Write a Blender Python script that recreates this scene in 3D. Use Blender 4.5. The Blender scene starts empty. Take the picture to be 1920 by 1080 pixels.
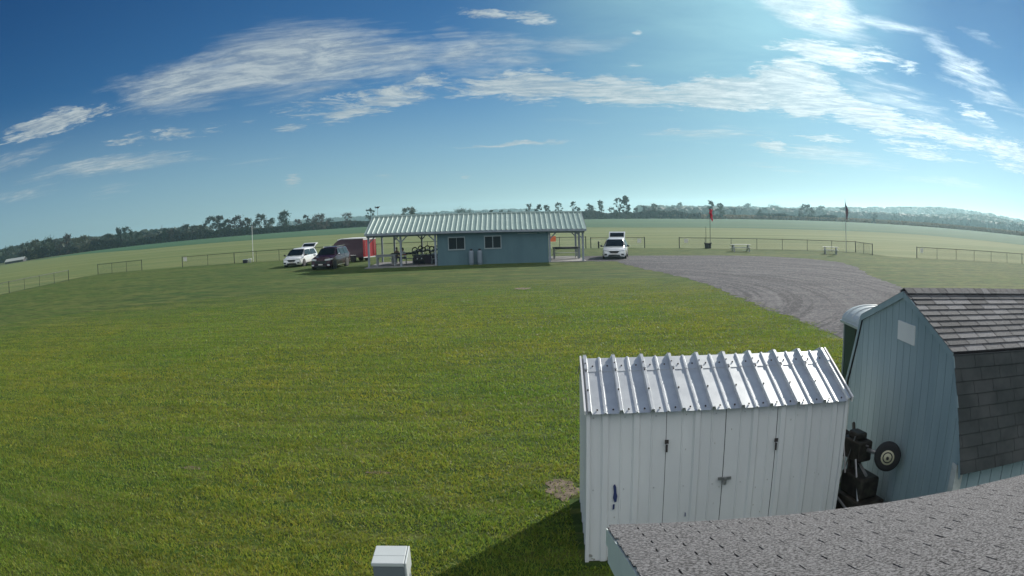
import bpy, math, random
import numpy as np
from mathutils import Matrix, Vector
PI = math.pi
rad = math.radians
sc = bpy.context.scene
C = sc.collection

# ------------------------------------------------------------------ camera
CAM_H = 4.0
cd = bpy.data.cameras.new('camera'); cam = bpy.data.objects.new('camera', cd); C.objects.link(cam); sc.camera = cam
cd.type = 'PANO'; cd.panorama_type = 'FISHEYE_LENS_POLYNOMIAL'      # wide security-camera lens with barrel distortion
cd.sensor_fit = 'HORIZONTAL'; cd.sensor_width = 36; cd.sensor_height = 20.25
cd.fisheye_fov = PI
cd.fisheye_polynomial_k0 = 0.0
cd.fisheye_polynomial_k1 = -0.03814605104908582
cd.fisheye_polynomial_k2 = -0.00013896241573657718
cd.fisheye_polynomial_k3 = 1.1793940305887845e-05
cd.fisheye_polynomial_k4 = -9.833350855686226e-07
cd.shift_y = 0.0571
cd.clip_start = 0.05; cd.clip_end = 12000
cam.matrix_world = Matrix.Translation((0, 0, CAM_H)) @ Matrix.Rotation(PI/2-0.144564, 4, 'X') @ Matrix.Rotation(-0.029485, 4, 'Z')

# ------------------------------------------------------------------ light
SUN_AZ, SUN_EL = rad(39.0), rad(26.8)
EXPOSURE = 0.30
SKY = 0.05
sdir = Vector((math.sin(SUN_AZ)*math.cos(SUN_EL), math.cos(SUN_AZ)*math.cos(SUN_EL), math.sin(SUN_EL)))
sl = bpy.data.lights.new('sun', 'SUN'); sl.energy = 5.0; sl.angle = rad(0.5); sl.color = (1, .95, .86)
so = bpy.data.objects.new('sun', sl); C.objects.link(so); so.rotation_euler = sdir.to_track_quat('Z', 'Y').to_euler()
sc.view_settings.view_transform = 'Standard'; sc.view_settings.look = 'None'
sc.view_settings.exposure = EXPOSURE; sc.view_settings.gamma = 1
sc.render.engine = 'CYCLES'
try:
    sc.cycles.max_bounces = 7; sc.cycles.volume_bounces = 1; sc.cycles.transparent_max_bounces = 12
    sc.cycles.use_denoising = True; sc.cycles.sample_clamp_indirect = 6; sc.cycles.caustics_reflective = False
except Exception: pass

W = bpy.data.worlds.new('World'); sc.world = W; W.use_nodes = True
class NT:
    """short-hand for building node trees"""
    def __init__(s, tree): s.t = tree; s.n = tree.nodes; s.l = tree.links
    def new(s, typ, **kw):
        n = s.n.new(typ)
        for k, v in kw.items(): setattr(n, k, v)
        return n
    def put(s, sock, v):
        if isinstance(v, bpy.types.NodeSocket): s.l.new(v, sock)
        elif v is not None: sock.default_value = v
    def m(s, op, a, b=None, c=None, clamp=False):
        n = s.new('ShaderNodeMath', operation=op); n.use_clamp = clamp
        s.put(n.inputs[0], a)
        if b is not None: s.put(n.inputs[1], b)
        if c is not None: s.put(n.inputs[2], c)
        return n.outputs[0]
    def vm(s, op, a, b=None):
        n = s.new('ShaderNodeVectorMath', operation=op); s.put(n.inputs[0], a)
        if b is not None: s.put(n.inputs[1], b)
        return n.outputs[1] if op in ('LENGTH', 'DOT_PRODUCT', 'DISTANCE') else n.outputs[0]
    def xyz(s, x, y, z=0.0):
        n = s.new('ShaderNodeCombineXYZ'); s.put(n.inputs[0], x); s.put(n.inputs[1], y); s.put(n.inputs[2], z); return n.outputs[0]
    def rng(s, v, a, b, c=0.0, d=1.0, smooth=True):
        n = s.new('ShaderNodeMapRange'); n.interpolation_type = 'SMOOTHSTEP' if smooth else 'LINEAR'
        s.put(n.inputs[0], v); s.put(n.inputs[1], a); s.put(n.inputs[2], b); s.put(n.inputs[3], c); s.put(n.inputs[4], d); return n.outputs[0]
    def noise(s, v, scale, detail=4, rough=.55, dist=0.0, col=False):
        n = s.new('ShaderNodeTexNoise'); s.put(n.inputs['Vector'], v); n.inputs['Scale'].default_value = scale
        n.inputs['Detail'].default_value = detail; n.inputs['Roughness'].default_value = rough; n.inputs['Distortion'].default_value = dist
        return n.outputs[1 if col else 0]
    def mix(s, f, a, b, mode='MIX'):
        n = s.new('ShaderNodeMix', data_type='RGBA', blend_type=mode); s.put(n.inputs[0], f)
        s.put(n.inputs[6], a if isinstance(a, bpy.types.NodeSocket) else (*a, 1) if len(a) == 3 else a)
        s.put(n.inputs[7], b if isinstance(b, bpy.types.NodeSocket) else (*b, 1) if len(b) == 3 else b)
        return n.outputs[2]
    def mapping(s, v, loc=(0, 0, 0), rot=(0, 0, 0), scale=(1, 1, 1), typ='POINT'):
        n = s.new('ShaderNodeMapping', vector_type=typ); s.put(n.inputs[0], v)
        n.inputs[1].default_value = loc; n.inputs[2].default_value = rot; n.inputs[3].default_value = scale
        return n.outputs[0]

w = NT(W.node_tree); w.n.clear()
sky = w.new('ShaderNodeTexSky', sky_type='NISHITA'); sky.sun_disc = False
sky.sun_elevation = SUN_EL; sky.sun_rotation = SUN_AZ; sky.altitude = 250; sky.air_density = 0.8; sky.dust_density = 0.08; sky.ozone_density = 2.2
gen = w.new('ShaderNodeTexCoord').outputs['Generated']
sep = w.new('ShaderNodeSeparateXYZ'); w.put(sep.inputs[0], gen)
sx, sy, sz = sep.outputs
az = w.m('MULTIPLY', w.m('ARCTAN2', sx, sy), 180/PI)
el = w.m('MULTIPLY', w.m('ARCSINE', sz), 180/PI)
ae = w.xyz(az, el)
zz = w.m('MAXIMUM', sz, 0.025)
pl = w.xyz(w.m('DIVIDE', sx, zz), w.m('DIVIDE', sy, zz))          # where the ray meets a flat cloud deck
warp = w.noise(pl, 0.35, 3, .5, col=True)
plw = w.vm('ADD', pl, w.vm('MULTIPLY', w.vm('SUBTRACT', warp, (.5, .5, .5)), (1.6, 1.6, 0)))
n_puff = w.m('ADD', w.m('MULTIPLY', w.noise(plw, 1.4, 10, .70, .2), .5), w.m('MULTIPLY', w.noise(plw, 6.5, 8, .70, .3), .5))
n_wisp = w.m('ADD', w.m('MULTIPLY', w.noise(w.mapping(plw, rot=(0, 0, rad(12)), scale=(.8, 1.5, 1)), 1.0, 9, .66, .6), .7), w.m('MULTIPLY', w.noise(w.mapping(plw, rot=(0, 0, rad(-20)), scale=(1.6, 4.5, 1)), 1.3, 6, .65, .4), .3))
aew = w.vm('ADD', ae, w.vm('MULTIPLY', w.vm('SUBTRACT', w.noise(w.mapping(ae, scale=(.35, 1, 1)), .55, 5, .6, col=True), (.5, .5, .5)), (5.0, 1.5, 0)))
# (azimuth, elevation, half width, half height, tilt, weight) in degrees
PUFF = [(-15, 9.2, 5.2, .9, 6, .95), (-8, 10.1, 6, 1.2, 6, 1.1), (1, 10.1, 8, 1.25, 0, 1.25), (9.5, 9.6, 8, 1.15, -3, 1.35), (17.5, 9.5, 7, 1.3, -2, 1.5), (24, 9.9, 5, 2.0, -8, 1.6),
        (28.5, 8.4, 6, 1.2, -11, 1.5), (36, 7.0, 8, .85, -9, 1.25), (43, 6.2, 6, .95, -9, 1.2), (-38.5, 10.3, 6.5, .95, 5, 1.25), (-31, 7.9, 3.6, .5, 2, .95), (-23, 8.2, 4.4, .45, 2, .85),
        (-16.9, 3.6, 1.0, .6, 12, 1.05), (20.9, 5.3, 1.6, .55, 0, 1.2), (27, 12.9, 6, 1.0, -6, 1.3), (31.5, 12.9, 5, .8, -12, 1.1), (-1.5, 16.2, 2.6, .6, -4, 1.0), (2.5, 15.6, 3.2, .7, -8, 1.05),
        (10.2, 11.8, 1.5, .35, -2, 1.0), (10.8, 14.5, 1.0, .4, 0, 1.0), (33, 5.9, 5, .5, -4, 1.05), (12.2, 6.6, 1.6, .5, 8, .8), (-27, 8.0, 3.5, .6, 0, 1.0), (-12, 8.7, 4, .8, 8, 1.1), (-17.5, 7.7, 2.2, .35, 0, 1.0), (30.5, 7.0, 5, .6, -6, 1.2), (35, 5.2, 5, .4, -5, 1.1), (40, 8.9, 4, .7, -18, 1.0), (43, 4.9, 4, .5, -6, 1.05), (25, 6.0, 3, .35, -4, 1.05), (-9.6, 3.4, .7, .25, 0, .9), (-3.6, 3.1, .7, .3, 0, .9)]
WISP = [(-26, 12.0, 7.5, 1.9, 4, 1.35), (-17, 13.2, 9.5, 2.5, 3, 1.6), (-9, 12.8, 6, 1.8, 0, 1.15), (-1.5, 12.6, 7, 1.6, -1, 1.2), (4.5, 12.9, 4.5, 1.0, 8, 1.0), (-4.5, 14.6, 1.6, 1.6, 40, .8), (-33, 6.2, 9, .65, 0, 1.2),
        (-42, 7.8, 5, .6, 8, .95), (-42, 4.9, 6, .5, 0, .95), (-33, 4.0, 3.5, .6, 8, .75), (16, 6.2, 7, .55, 0, .85), (26, 4.7, 7.5, .6, -4, 1.1), (36, 3.2, 6, .35, -2, .9), (26.5, 16.5, 5, 2.0, -14, 1.5),
        (31.5, 15.9, 5, .7, -6, 1.25), (39.5, 12.9, 5, 1.15, -32, 1.2), (42, 10.4, 4.8, .6, -13, 1.15), (40.5, 8.2, 5, .7, -20, .8), (42, 15.5, 3.6, .45, -18, .75), (.6, 5.65, 5.2, .11, .6, 1.5), (9, 4.4, 4, .3, 0, .7), (36, 8.9, 3.5, .5, -20, .8), (8, 13.5, 4, .7, 8, .7), (-26, 9.6, 6, .5, 4, .8), (22, 3.6, 6, .35, -2, .7), (-20, 5.2, 5, .35, 2, .6), (5, 7.4, 5, .4, 0, .6), (33, 9.6, 6, 1.1, -16, 1.0)]
def masks(lst, src):
    tot = None
    for (a, e, hw, hh, tilt, wt) in lst:
        v = w.mapping(w.vm('SUBTRACT', src, (a, e, 0)), rot=(0, 0, rad(-tilt)), scale=(1, 1, 1))
        v = w.vm('MULTIPLY', v, (1/(hw*1.12), 1/(hh*1.4), 0))
        m = w.rng(w.vm('LENGTH', v), 1.6, .1, 0, wt*1.06)
        tot = m if tot is None else w.m('MAXIMUM', tot, m)
    return tot
mp = masks(PUFF, aew); mw = masks(WISP, aew)
a_p = w.m('MULTIPLY', w.rng(w.m('ADD', n_puff, w.m('MULTIPLY', w.m('SUBTRACT', mp, 1.0), .30)), .425, .575), .95)
a_w = w.m('MULTIPLY', w.rng(w.m('ADD', n_wisp, w.m('MULTIPLY', w.m('SUBTRACT', mw, 1.0), .34)), .34, .70), .85)
n_tex = w.m('ADD', w.m('MULTIPLY', w.noise(plw, 3.2, 9, .74, .4), .6), w.m('MULTIPLY', w.noise(w.mapping(plw, rot=(0, 0, rad(30)), scale=(3.0, 9.0, 1)), 1.0, 7, .7, .5), .4))
thick = w.rng(n_tex, .38, .60, 0, 1)
alpha = w.m('MULTIPLY', w.m('MAXIMUM', a_p, a_w), w.m('ADD', w.m('MULTIPLY', thick, .48), .50))
sund = w.vm('DOT_PRODUCT', gen, tuple(sdir))
glow = w.m('ADD', w.m('MULTIPLY', w.m('POWER', w.m('MAXIMUM', sund, 0), 14), .85), .40)   # clouds scatter forwards: brightest towards the sun
glow0 = glow
glow = w.m('MULTIPLY', glow, w.m('ADD', w.m('MULTIPLY', thick, .30), .88))
ccol = w.vm('MULTIPLY', w.xyz(.88, 1.0, 1.03), w.xyz(glow, glow, glow))
sk0 = w.new('ShaderNodeSeparateXYZ'); w.put(sk0.inputs[0], w.vm('MULTIPLY', sky.outputs[0], (SKY*.74, SKY*.98, SKY*1.0)))
skyc = w.xyz(w.m('MULTIPLY', w.m('POWER', sk0.outputs[0], 1.5), 1.42), w.m('POWER', sk0.outputs[1], 1.18), sk0.outputs[2])    # the deep blue of clean autumn air
# unseen bright cloud added behind the camera as fill light for the shaded walls
n_fill = w.noise(plw, .7, 7, .62, .3)
a_fill = w.m('MULTIPLY', w.rng(n_fill, .36, .60), w.m('MULTIPLY', w.rng(sy, .05, -.35), w.rng(el, 4, 16)))
bg = w.new('ShaderNodeBackground'); n_veil = w.noise(plw, .9, 5, .6)
veil = w.m('MULTIPLY', masks([(17, 17, 13, 10, 0, .60), (25, 27, 10, 8, 0, .45)], ae), w.rng(n_veil, .25, .7, .7, 1.0))     # thin high cirrus veil round the sun
low = w.rng(el, 13, .5, 0, .50)                    # pale dusty air low over the horizon
skyl = w.mix(low, skyc, w.vm('MULTIPLY', w.xyz(.72, 1.03, 1.16), w.xyz(glow0, glow0, glow0)))
skyv = w.mix(veil, skyl, w.vm('MULTIPLY', w.xyz(.56, 1.0, 1.05), w.xyz(glow0, glow0, glow0)))
w.put(bg.inputs[0], w.mix(a_fill, w.mix(alpha, skyv, ccol), (1.25, 1.27, 1.27))); bg.inputs[1].default_value = 1.0
wo = w.new('ShaderNodeOutputWorld'); w.l.new(bg.outputs[0], wo.inputs[0])

# ------------------------------------------------------------------ materials
M = {}
def mat(name, col, rough=.6, metal=0.0, c2=None, ns=3.0, nd=5, lo=.35, hi=.65, bump=0.0, bs=None, stretch=None, spec=None, coat=0.0, trans=0.0, coord='Object', c3=None, ns3=.4):
    m = bpy.data.materials.new(name); m.use_nodes = True; t = NT(m.node_tree); b = t.n['Principled BSDF']
    co = t.new('ShaderNodeTexCoord').outputs[coord]
    if stretch: co = t.mapping(co, scale=stretch)
    col_s = (*col, 1)
    if c2 is not None:
        f = t.rng(t.noise(co, ns, nd, .6), lo, hi)
        col_s = t.mix(f, col, c2)
        if c3 is not None: col_s = t.mix(t.rng(t.noise(co, ns3, 4, .6), .42, .68), col_s, c3)
    else:   # nothing real is perfectly even
        f = t.noise(co, ns, 4, .6)
        col_s = t.mix(f, tuple(x*.88 for x in col), tuple(min(1, x*1.1) for x in col))
    t.put(b.inputs['Base Color'], col_s); b.inputs['Roughness'].default_value = rough; b.inputs['Metallic'].default_value = metal
    if spec is not None: b.inputs['Specular IOR Level'].default_value = spec
    if coat: b.inputs['Coat Weight'].default_value = coat; b.inputs['Coat Roughness'].default_value = .08
    if bump:
        bn = t.new('ShaderNodeBump'); bn.inputs['Strength'].default_value = bump; bn.inputs['Distance'].default_value = .02
        t.put(bn.inputs['Height'], t.noise(co, bs or ns*4, 5, .65)); t.l.new(bn.outputs[0], b.inputs['Normal'])
    if trans:
        out = t.n['Material Output']; tr = t.new('ShaderNodeBsdfTranslucent'); t.put(tr.inputs[0], col_s)
        mx = t.new('ShaderNodeMixShader'); mx.inputs[0].default_value = trans
        t.l.new(b.outputs[0], mx.inputs[1]); t.l.new(tr.outputs[0], mx.inputs[2]); t.l.new(mx.outputs[0], out.inputs[0])
    M[name] = m; return m

mat('white_siding', (.635, .65, .655), .5, c2=(.56, .575, .585), ns=1.2, stretch=(1, 1, .25), spec=.4, bump=.15, bs=30)
mat('grime', (.28, .27, .23), .8, c2=(.45, .46, .44), ns=14)
mat('galvanised', (.66, .69, .70), .50, .72, c2=(.54, .57, .59), ns=4, nd=5, lo=.3, hi=.7)
mat('blue_undercoat', (.02, .035, .12), .6)
mat('rust', (.035, .03, .03), .8)
mat('steel', (.35, .35, .36), .4, .8)
mat('dark_metal', (.03, .03, .035), .45, .5)
mat('black_rubber', (.018, .018, .02), .8)
mat('teal_siding', (.305, .395, .425), .7, c2=(.25, .335, .365), ns=2.5, stretch=(1, 1, .2), bump=.2, bs=25)
mat('teal_trim', (.60, .66, .65), .6)
mat('white_trim', (.58, .60, .58), .6, c2=(.40, .42, .40), ns=5)
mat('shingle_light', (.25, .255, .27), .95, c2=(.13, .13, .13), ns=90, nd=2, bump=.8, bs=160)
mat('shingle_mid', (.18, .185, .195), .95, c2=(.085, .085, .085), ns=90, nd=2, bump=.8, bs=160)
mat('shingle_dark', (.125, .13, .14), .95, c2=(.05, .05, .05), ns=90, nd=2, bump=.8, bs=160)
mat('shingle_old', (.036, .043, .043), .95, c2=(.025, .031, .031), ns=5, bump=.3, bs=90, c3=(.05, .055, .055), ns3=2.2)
mat('near_shingle', (.235, .235, .245), .95, c2=(.04, .04, .043), ns=70, nd=4, lo=.40, hi=.60, bump=1.0, bs=110)
mat('asphalt_felt', (.015, .015, .017), .95)
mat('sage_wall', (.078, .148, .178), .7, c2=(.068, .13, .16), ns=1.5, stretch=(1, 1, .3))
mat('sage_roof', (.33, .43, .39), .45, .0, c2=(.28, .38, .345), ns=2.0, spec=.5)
mat('pavilion_timber', (.25, .28, .33), .7, c2=(.19, .22, .27), ns=4)
mat('frame_paint', (.25, .30, .32), .6)
mat('dull_roof', (.30, .33, .32), .95, spec=.05)
mat('car_glass', (.006, .009, .012), .10, spec=.3)
mat('window_glass', (.012, .018, .024), .35, spec=.12)
mat('concrete', (.24, .235, .23), .85, c2=(.17, .165, .16), ns=2, bump=.3)
mat('tank_white', (.17, .21, .26), .5)
mat('black_plastic', (.012, .012, .014), .45)
mat('grey_plastic', (.30, .36, .37), .5)
mat('white_plastic', (.72, .73, .72), .45)
mat('wood_grey', (.30, .32, .33), .75, c2=(.22, .23, .24), ns=6, stretch=(.3, 3, 3))
mat('wood_dark', (.045, .045, .055), .7)
mat('skirt_cloth', (.045, .035, .055), .9)
mat('wood_pale', (.45, .48, .42), .75, c2=(.34, .37, .32), ns=6, stretch=(.3, 3, 3))
mat('fence_black', (.018, .022, .02), .5)
mat('fence_wire', (.035, .045, .04), .55)
mat('sign_white', (.62, .60, .55), .6)
mat('sign_orange', (.75, .16, .06), .6)
mat('sock_red', (.62, .03, .08), .8, trans=.35)
mat('flag_red', (.07, .012, .02), .8, trans=.35)
mat('flag_blue', (.02, .03, .10), .8, trans=.2)
mat('flag_white', (.16, .16, .18), .8, trans=.2)
mat('van_white', (.74, .76, .76), .28, coat=.6)
mat('maroon_paint', (.024, .004, .013), .22, 0.0, coat=.2, spec=.3)
mat('trailer_red', (.42, .014, .028), .4, coat=.3)
mat('trailer_white', (.8, .8, .79), .4)
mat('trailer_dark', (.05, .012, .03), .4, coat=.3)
mat('chrome', (.7, .7, .72), .15, 1.0)
mat('lamp_glass', (.55, .58, .6), .1, spec=.8)
mat('tail_red', (.35, .01, .01), .3)
mat('skin', (.45, .26, .18), .6)
mat('hair_dark', (.02, .014, .01), .8)
mat('denim', (.05, .07, .13), .85)
mat('shirt_white', (.75, .74, .72), .8)
mat('shirt_tan', (.38, .27, .17), .85)
mat('bark', (.07, .06, .05), .95, c2=(.04, .035, .03), ns=4)
mat('box_white', (.46, .50, .50), .45)
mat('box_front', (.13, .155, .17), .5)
mat('porta_green', (.02, .045, .045), .5)
mat('dome_grey', (.50, .55, .57), .35, trans=.15)
mat('oily_metal', (.055, .05, .04), .55, .5, c2=(.025, .022, .02), ns=9)
mat('hub_cream', (.50, .47, .33), .5)
mat('barn_white', (.75, .75, .74), .5)
mat('dry_dirt', (.19, .145, .10), .95, c2=(.10, .08, .05), ns=9, bump=.8)

def leafmat(name, a, b, c):
    m = bpy.data.materials.new(name); m.use_nodes = True; t = NT(m.node_tree); p = t.n['Principled BSDF']
    co = t.new('ShaderNodeTexCoord').outputs['Object']
    oi = t.new('ShaderNodeObjectInfo').outputs['Random']
    col = t.mix(t.rng(t.noise(co, .5, 3, .6), .38, .62), a, b)
    col = t.mix(t.m('MULTIPLY', t.rng(t.noise(co, 1.9, 2, .6), .45, .7), .8), col, c)
    hs = t.new('ShaderNodeHueSaturation'); t.put(hs.inputs['Value'], t.m('ADD', t.m('MULTIPLY', oi, .5), .75)); t.put(hs.inputs['Hue'], t.m('ADD', t.m('MULTIPLY', oi, .03), .485)); t.put(hs.inputs['Color'], col)
    t.put(p.inputs['Base Color'], hs.outputs[0]); p.inputs['Roughness'].default_value = .7
    tr = t.new('ShaderNodeBsdfTranslucent'); t.put(tr.inputs[0], hs.outputs[0]); mx = t.new('ShaderNodeMixShader'); mx.inputs[0].default_value = .3
    t.l.new(p.outputs[0], mx.inputs[1]); t.l.new(tr.outputs[0], mx.inputs[2]); t.l.new(mx.outputs[0], t.n['Material Output'].inputs[0])
    M[name] = m
leafmat('leaf_dark', (.018, .034, .017), (.030, .048, .021), (.010, .02, .010))
leafmat('leaf_green', (.030, .052, .022), (.045, .066, .027), (.017, .03, .014))
leafmat('leaf_olive', (.050, .058, .022), (.080, .075, .028), (.024, .03, .014))
leafmat('leaf_brown', (.055, .042, .03), (.075, .045, .034), (.028, .027, .018))
leafmat('leaf_grey', (.036, .048, .036), (.05, .06, .044), (.02, .028, .022))
leafmat('brush_leaf', (.02, .027, .018), (.033, .036, .022), (.012, .016, .013))
leafmat('corn_leaf', (.15, .10, .06), (.12, .095, .05), (.09, .06, .04))

def groundmat(name, cols, scales, bump, bscale, rough=.95, streak=None, spots=None):
    m = bpy.data.materials.new(name); m.use_nodes = True; t = NT(m.node_tree); b = t.n['Principled BSDF']
    co = t.new('ShaderNodeTexCoord').outputs['Object']
    col = t.mix(t.rng(t.noise(co, scales[0], 6, .62), .36, .64), cols[0], cols[1])
    col = t.mix(t.m('MULTIPLY', t.rng(t.noise(co, scales[1], 5, .6), .5, .72), .75), col, cols[2])
    col = t.mix(t.m('MULTIPLY', t.rng(t.noise(co, scales[2], 4, .7), .42, .66), .7), col, cols[3])
    if streak:
        for (rot, sc_, amt, ccc) in streak:
            s = t.noise(t.mapping(co, rot=(0, 0, rad(rot)), scale=sc_), 1.0, 4, .6)
            col = t.mix(t.m('MULTIPLY', t.rng(s, .48, .60), amt), col, ccc)
    t.put(b.inputs['Base Color'], col); b.inputs['Roughness'].default_value = rough; b.inputs['Specular IOR Level'].default_value = .15
    bn = t.new('ShaderNodeBump'); bn.inputs['Strength'].default_value = bump; bn.inputs['Distance'].default_value = .05
    t.put(bn.inputs['Height'], t.noise(co, bscale, 6, .7)); t.l.new(bn.outputs[0], b.inputs['Normal'])
    M[name] = m
groundmat('lawn', [(.064, .112, .018), (.038, .088, .018), (.100, .132, .026), (.026, .056, .010)], (.06, .5, 6), 1.0, 14,
          streak=[(-4, (.04, .55, 1), .55, (.115, .13, .036)), (5, (.05, 1.1, 1), .5, (.036, .062, .015)), (0, (.5, 2.2, 1), .55, (.145, .15, .042)), (8, (.8, 2.6, 1), .65, (.026, .046, .010))])
groundmat('mown_field', [(.122, .154, .052), (.100, .144, .050), (.150, .160, .060), (.075, .112, .038)], (.02, .12, 1.5), .6, 5,
          streak=[(0, (.006, .12, 1), .6, (.165, .19, .078)), (3, (.01, .3, 1), .55, (.07, .115, .038)), (-2, (.03, .8, 1), .5, (.17, .18, .07))])
groundmat('crop', [(.034, .100, .046), (.028, .090, .042), (.048, .11, .045), (.024, .066, .03)], (.012, .05, .8), .6, 3,
          streak=[(2, (.004, .08, 1), .45, (.07, .12, .05))])
groundmat('gravel', [(.120, .122, .134), (.094, .096, .106), (.165, .162, .17), (.055, .055, .064)], (.25, 1.4, 9), 1.0, 30,
          streak=[(24, (.09, 1.6, 1), .55, (.085, .08, .088)), (38, (.1, 1.1, 1), .4, (.21, .2, .205))])
_g = NT(M['gravel'].node_tree); _co = _g.new('ShaderNodeTexCoord').outputs['Object']; _q = _g.vm('SUBTRACT', _co, (-1, 36, 0)); _sp = _g.new('ShaderNodeSeparateXYZ'); _g.put(_sp.inputs[0], _q)
_r = _g.vm('LENGTH', _q); _th = _g.m('ARCTAN2', _sp.outputs[1], _sp.outputs[0])
_n = _g.noise(_g.xyz(_g.m('MULTIPLY', _r, 2.1), _g.m('MULTIPLY', _th, 1.1)), 1.0, 4, .6); _b = _g.n['Principled BSDF']; _old = _b.inputs['Base Color'].links[0].from_socket
_c1 = _g.mix(_g.m('MULTIPLY', _g.rng(_n, .48, .57), .9), _old, (.055, .054, .062)); _c2 = _g.mix(_g.m('MULTIPLY', _g.rng(_n, .44, .34), .5), _c1, (.185, .18, .185)); _c3 = _g.mix(_g.m('MULTIPLY', _g.rng(_g.noise(_co, 4.2, 5, .75), .47, .58), .55), _c2, (.058, .058, .064)); _c4 = _g.mix(_g.m('MULTIPLY', _g.rng(_g.noise(_co, 7.0, 3, .7), .54, .62), .6), _c3, (.27, .26, .26)); _g.l.new(_c4, _b.inputs['Base Color'])
groundmat('far_land', [(.07, .09, .03), (.06, .08, .03), (.09, .09, .04), (.05, .065, .025)], (.005, .03, .3), .3, 2)

# ------------------------------------------------------------------ mesh helpers
class MB:
    def __init__(s): s.v = []; s.f = []; s.mi = []; s.cur = 0
    def poly(s, pts):
        b = len(s.v); s.v += [tuple(p) for p in pts]; s.f.append(tuple(range(b, b+len(pts)))); s.mi.append(s.cur); return s
    def box(s, x0, x1, y0, y1, z0, z1, mtx=None):
        p = [(x, y, z) for z in (z0, z1) for (x, y) in ((x0, y0), (x1, y0), (x1, y1), (x0, y1))]
        if mtx is not None: p = [tuple(mtx @ Vector(q)) for q in p]
        b = len(s.v); s.v += p
        for f in ((0, 3, 2, 1), (4, 5, 6, 7), (0, 1, 5, 4), (1, 2, 6, 5), (2, 3, 7, 6), (3, 0, 4, 7)): s.f.append(tuple(b+i for i in f)); s.mi.append(s.cur)
        return s
    def bar(s, p, q, wd, ht, up=(0, 0, 1)):
        p, q = Vector(p), Vector(q); d = (q-p); L = d.length; d.normalize(); u = Vector(up)
        r = d.cross(u)
        if r.length < 1e-4: r = d.cross(Vector((1, 0, 0)))
        r.normalize(); u = r.cross(d)
        m = Matrix((( r.x, d.x, u.x, p.x), (r.y, d.y, u.y, p.y), (r.z, d.z, u.z, p.z), (0, 0, 0, 1)))
        return s.box(-wd/2, wd/2, 0, L, -ht/2, ht/2, m)
    def tube(s, p, q, r0, r1=None, n=10, caps=True):
        r1 = r0 if r1 is None else r1
        p, q = Vector(p), Vector(q); d = (q-p).normalized(); a = d.orthogonal().normalized(); b2 = d.cross(a); b = len(s.v)
        for c, r in ((p, r0), (q, r1)):
            for i in range(n): t = 2*PI*i/n; s.v.append(tuple(c+a*math.cos(t)*r+b2*math.sin(t)*r))
        for i in range(n): j = (i+1) % n; s.f.append((b+i, b+j, b+n+j, b+n+i)); s.mi.append(s.cur)
        if caps: s.f.append(tuple(b+i for i in range(n-1, -1, -1))); s.f.append(tuple(b+n+i for i in range(n))); s.mi += [s.cur]*2
        return s
    def lathe(s, prof, o=(0, 0, 0), axis='z', n=16):
        b = len(s.v)
        for r, h in prof:
            for i in range(n):
                t = 2*PI*i/n; c, d = math.cos(t)*r, math.sin(t)*r
                p = (c, d, h) if axis == 'z' else (c, h, d) if axis == 'y' else (h, c, d)
                s.v.append((p[0]+o[0], p[1]+o[1], p[2]+o[2]))
        for k in range(len(prof)-1):
            for i in range(n): j = (i+1) % n; s.f.append((b+k*n+i, b+k*n+j, b+(k+1)*n+j, b+(k+1)*n+i)); s.mi.append(s.cur)
        s.f.append(tuple(b+i for i in range(n-1, -1, -1))); s.f.append(tuple(b+(len(prof)-1)*n+i for i in range(n))); s.mi += [s.cur]*2
        return s
    def prism(s, poly, fn, t0, t1):
        n = len(poly); b = len(s.v)
        for t in (t0, t1):
            for (a, c) in poly: s.v.append(tuple(fn(a, c, t)))
        s.f.append(tuple(b+i for i in range(n))); s.f.append(tuple(b+n+i for i in range(n-1, -1, -1))); s.mi += [s.cur]*2
        for i in range(n): j = (i+1) % n; s.f.append((b+i, b+n+i, b+n+j, b+j)); s.mi.append(s.cur)
        return s
    def loft(s, rings, closed=True, caps=True):
        n = len(rings[0]); b = len(s.v)
        for r in rings: s.v += [tuple(p) for p in r]
        for k in range(len(rings)-1):
            for i in range(n if closed else n-1): j = (i+1) % n; s.f.append((b+k*n+i, b+k*n+j, b+(k+1)*n+j, b+(k+1)*n+i)); s.mi.append(s.cur)
        if caps and closed:
            s.f.append(tuple(b+i for i in range(n-1, -1, -1))); s.f.append(tuple(b+(len(rings)-1)*n+i for i in range(n))); s.mi += [s.cur]*2
        return s
    def sphere(s, c, r, n=10, m=6, sc_=(1, 1, 1)):
        b = len(s.v)
        for k in range(m+1):
            t = PI*k/m
            for i in range(n): u = 2*PI*i/n; s.v.append((c[0]+r*sc_[0]*math.sin(t)*math.cos(u), c[1]+r*sc_[1]*math.sin(t)*math.sin(u), c[2]+r*sc_[2]*math.cos(t)))
        for k in range(m):
            for i in range(n): j = (i+1) % n; s.f.append((b+k*n+i, b+k*n+j, b+(k+1)*n+j, b+(k+1)*n+i)); s.mi.append(s.cur)
        return s
    def build(s, name, material, parent=None, smooth=False, bevel=0.0, loc=None):
        me = bpy.data.meshes.new(name); me.from_pydata(s.v, [], s.f)
        for x in (material if isinstance(material, (list, tuple)) else [material]): me.materials.append(M[x])
        if any(s.mi): me.polygons.foreach_set('material_index', s.mi)
        if smooth: me.polygons.foreach_set('use_smooth', [True]*len(me.polygons))
        me.update()
        import bmesh
        bm = bmesh.new(); bm.from_mesh(me); bmesh.ops.recalc_face_normals(bm, faces=bm.faces); bm.to_mesh(me); bm.free()
        o = bpy.data.objects.new(name, me); C.objects.link(o)
        if parent is not None: o.parent = parent
        if loc: o.location = loc
        if bevel:
            b = o.modifiers.new('bevel', 'BEVEL'); b.width = bevel; b.segments = 2; b.limit_method = 'ANGLE'
        return o
def tag(o, label, cat, group=None):
    o['label'] = label; o['category'] = cat
    if group: o['group'] = group
    return o
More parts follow.
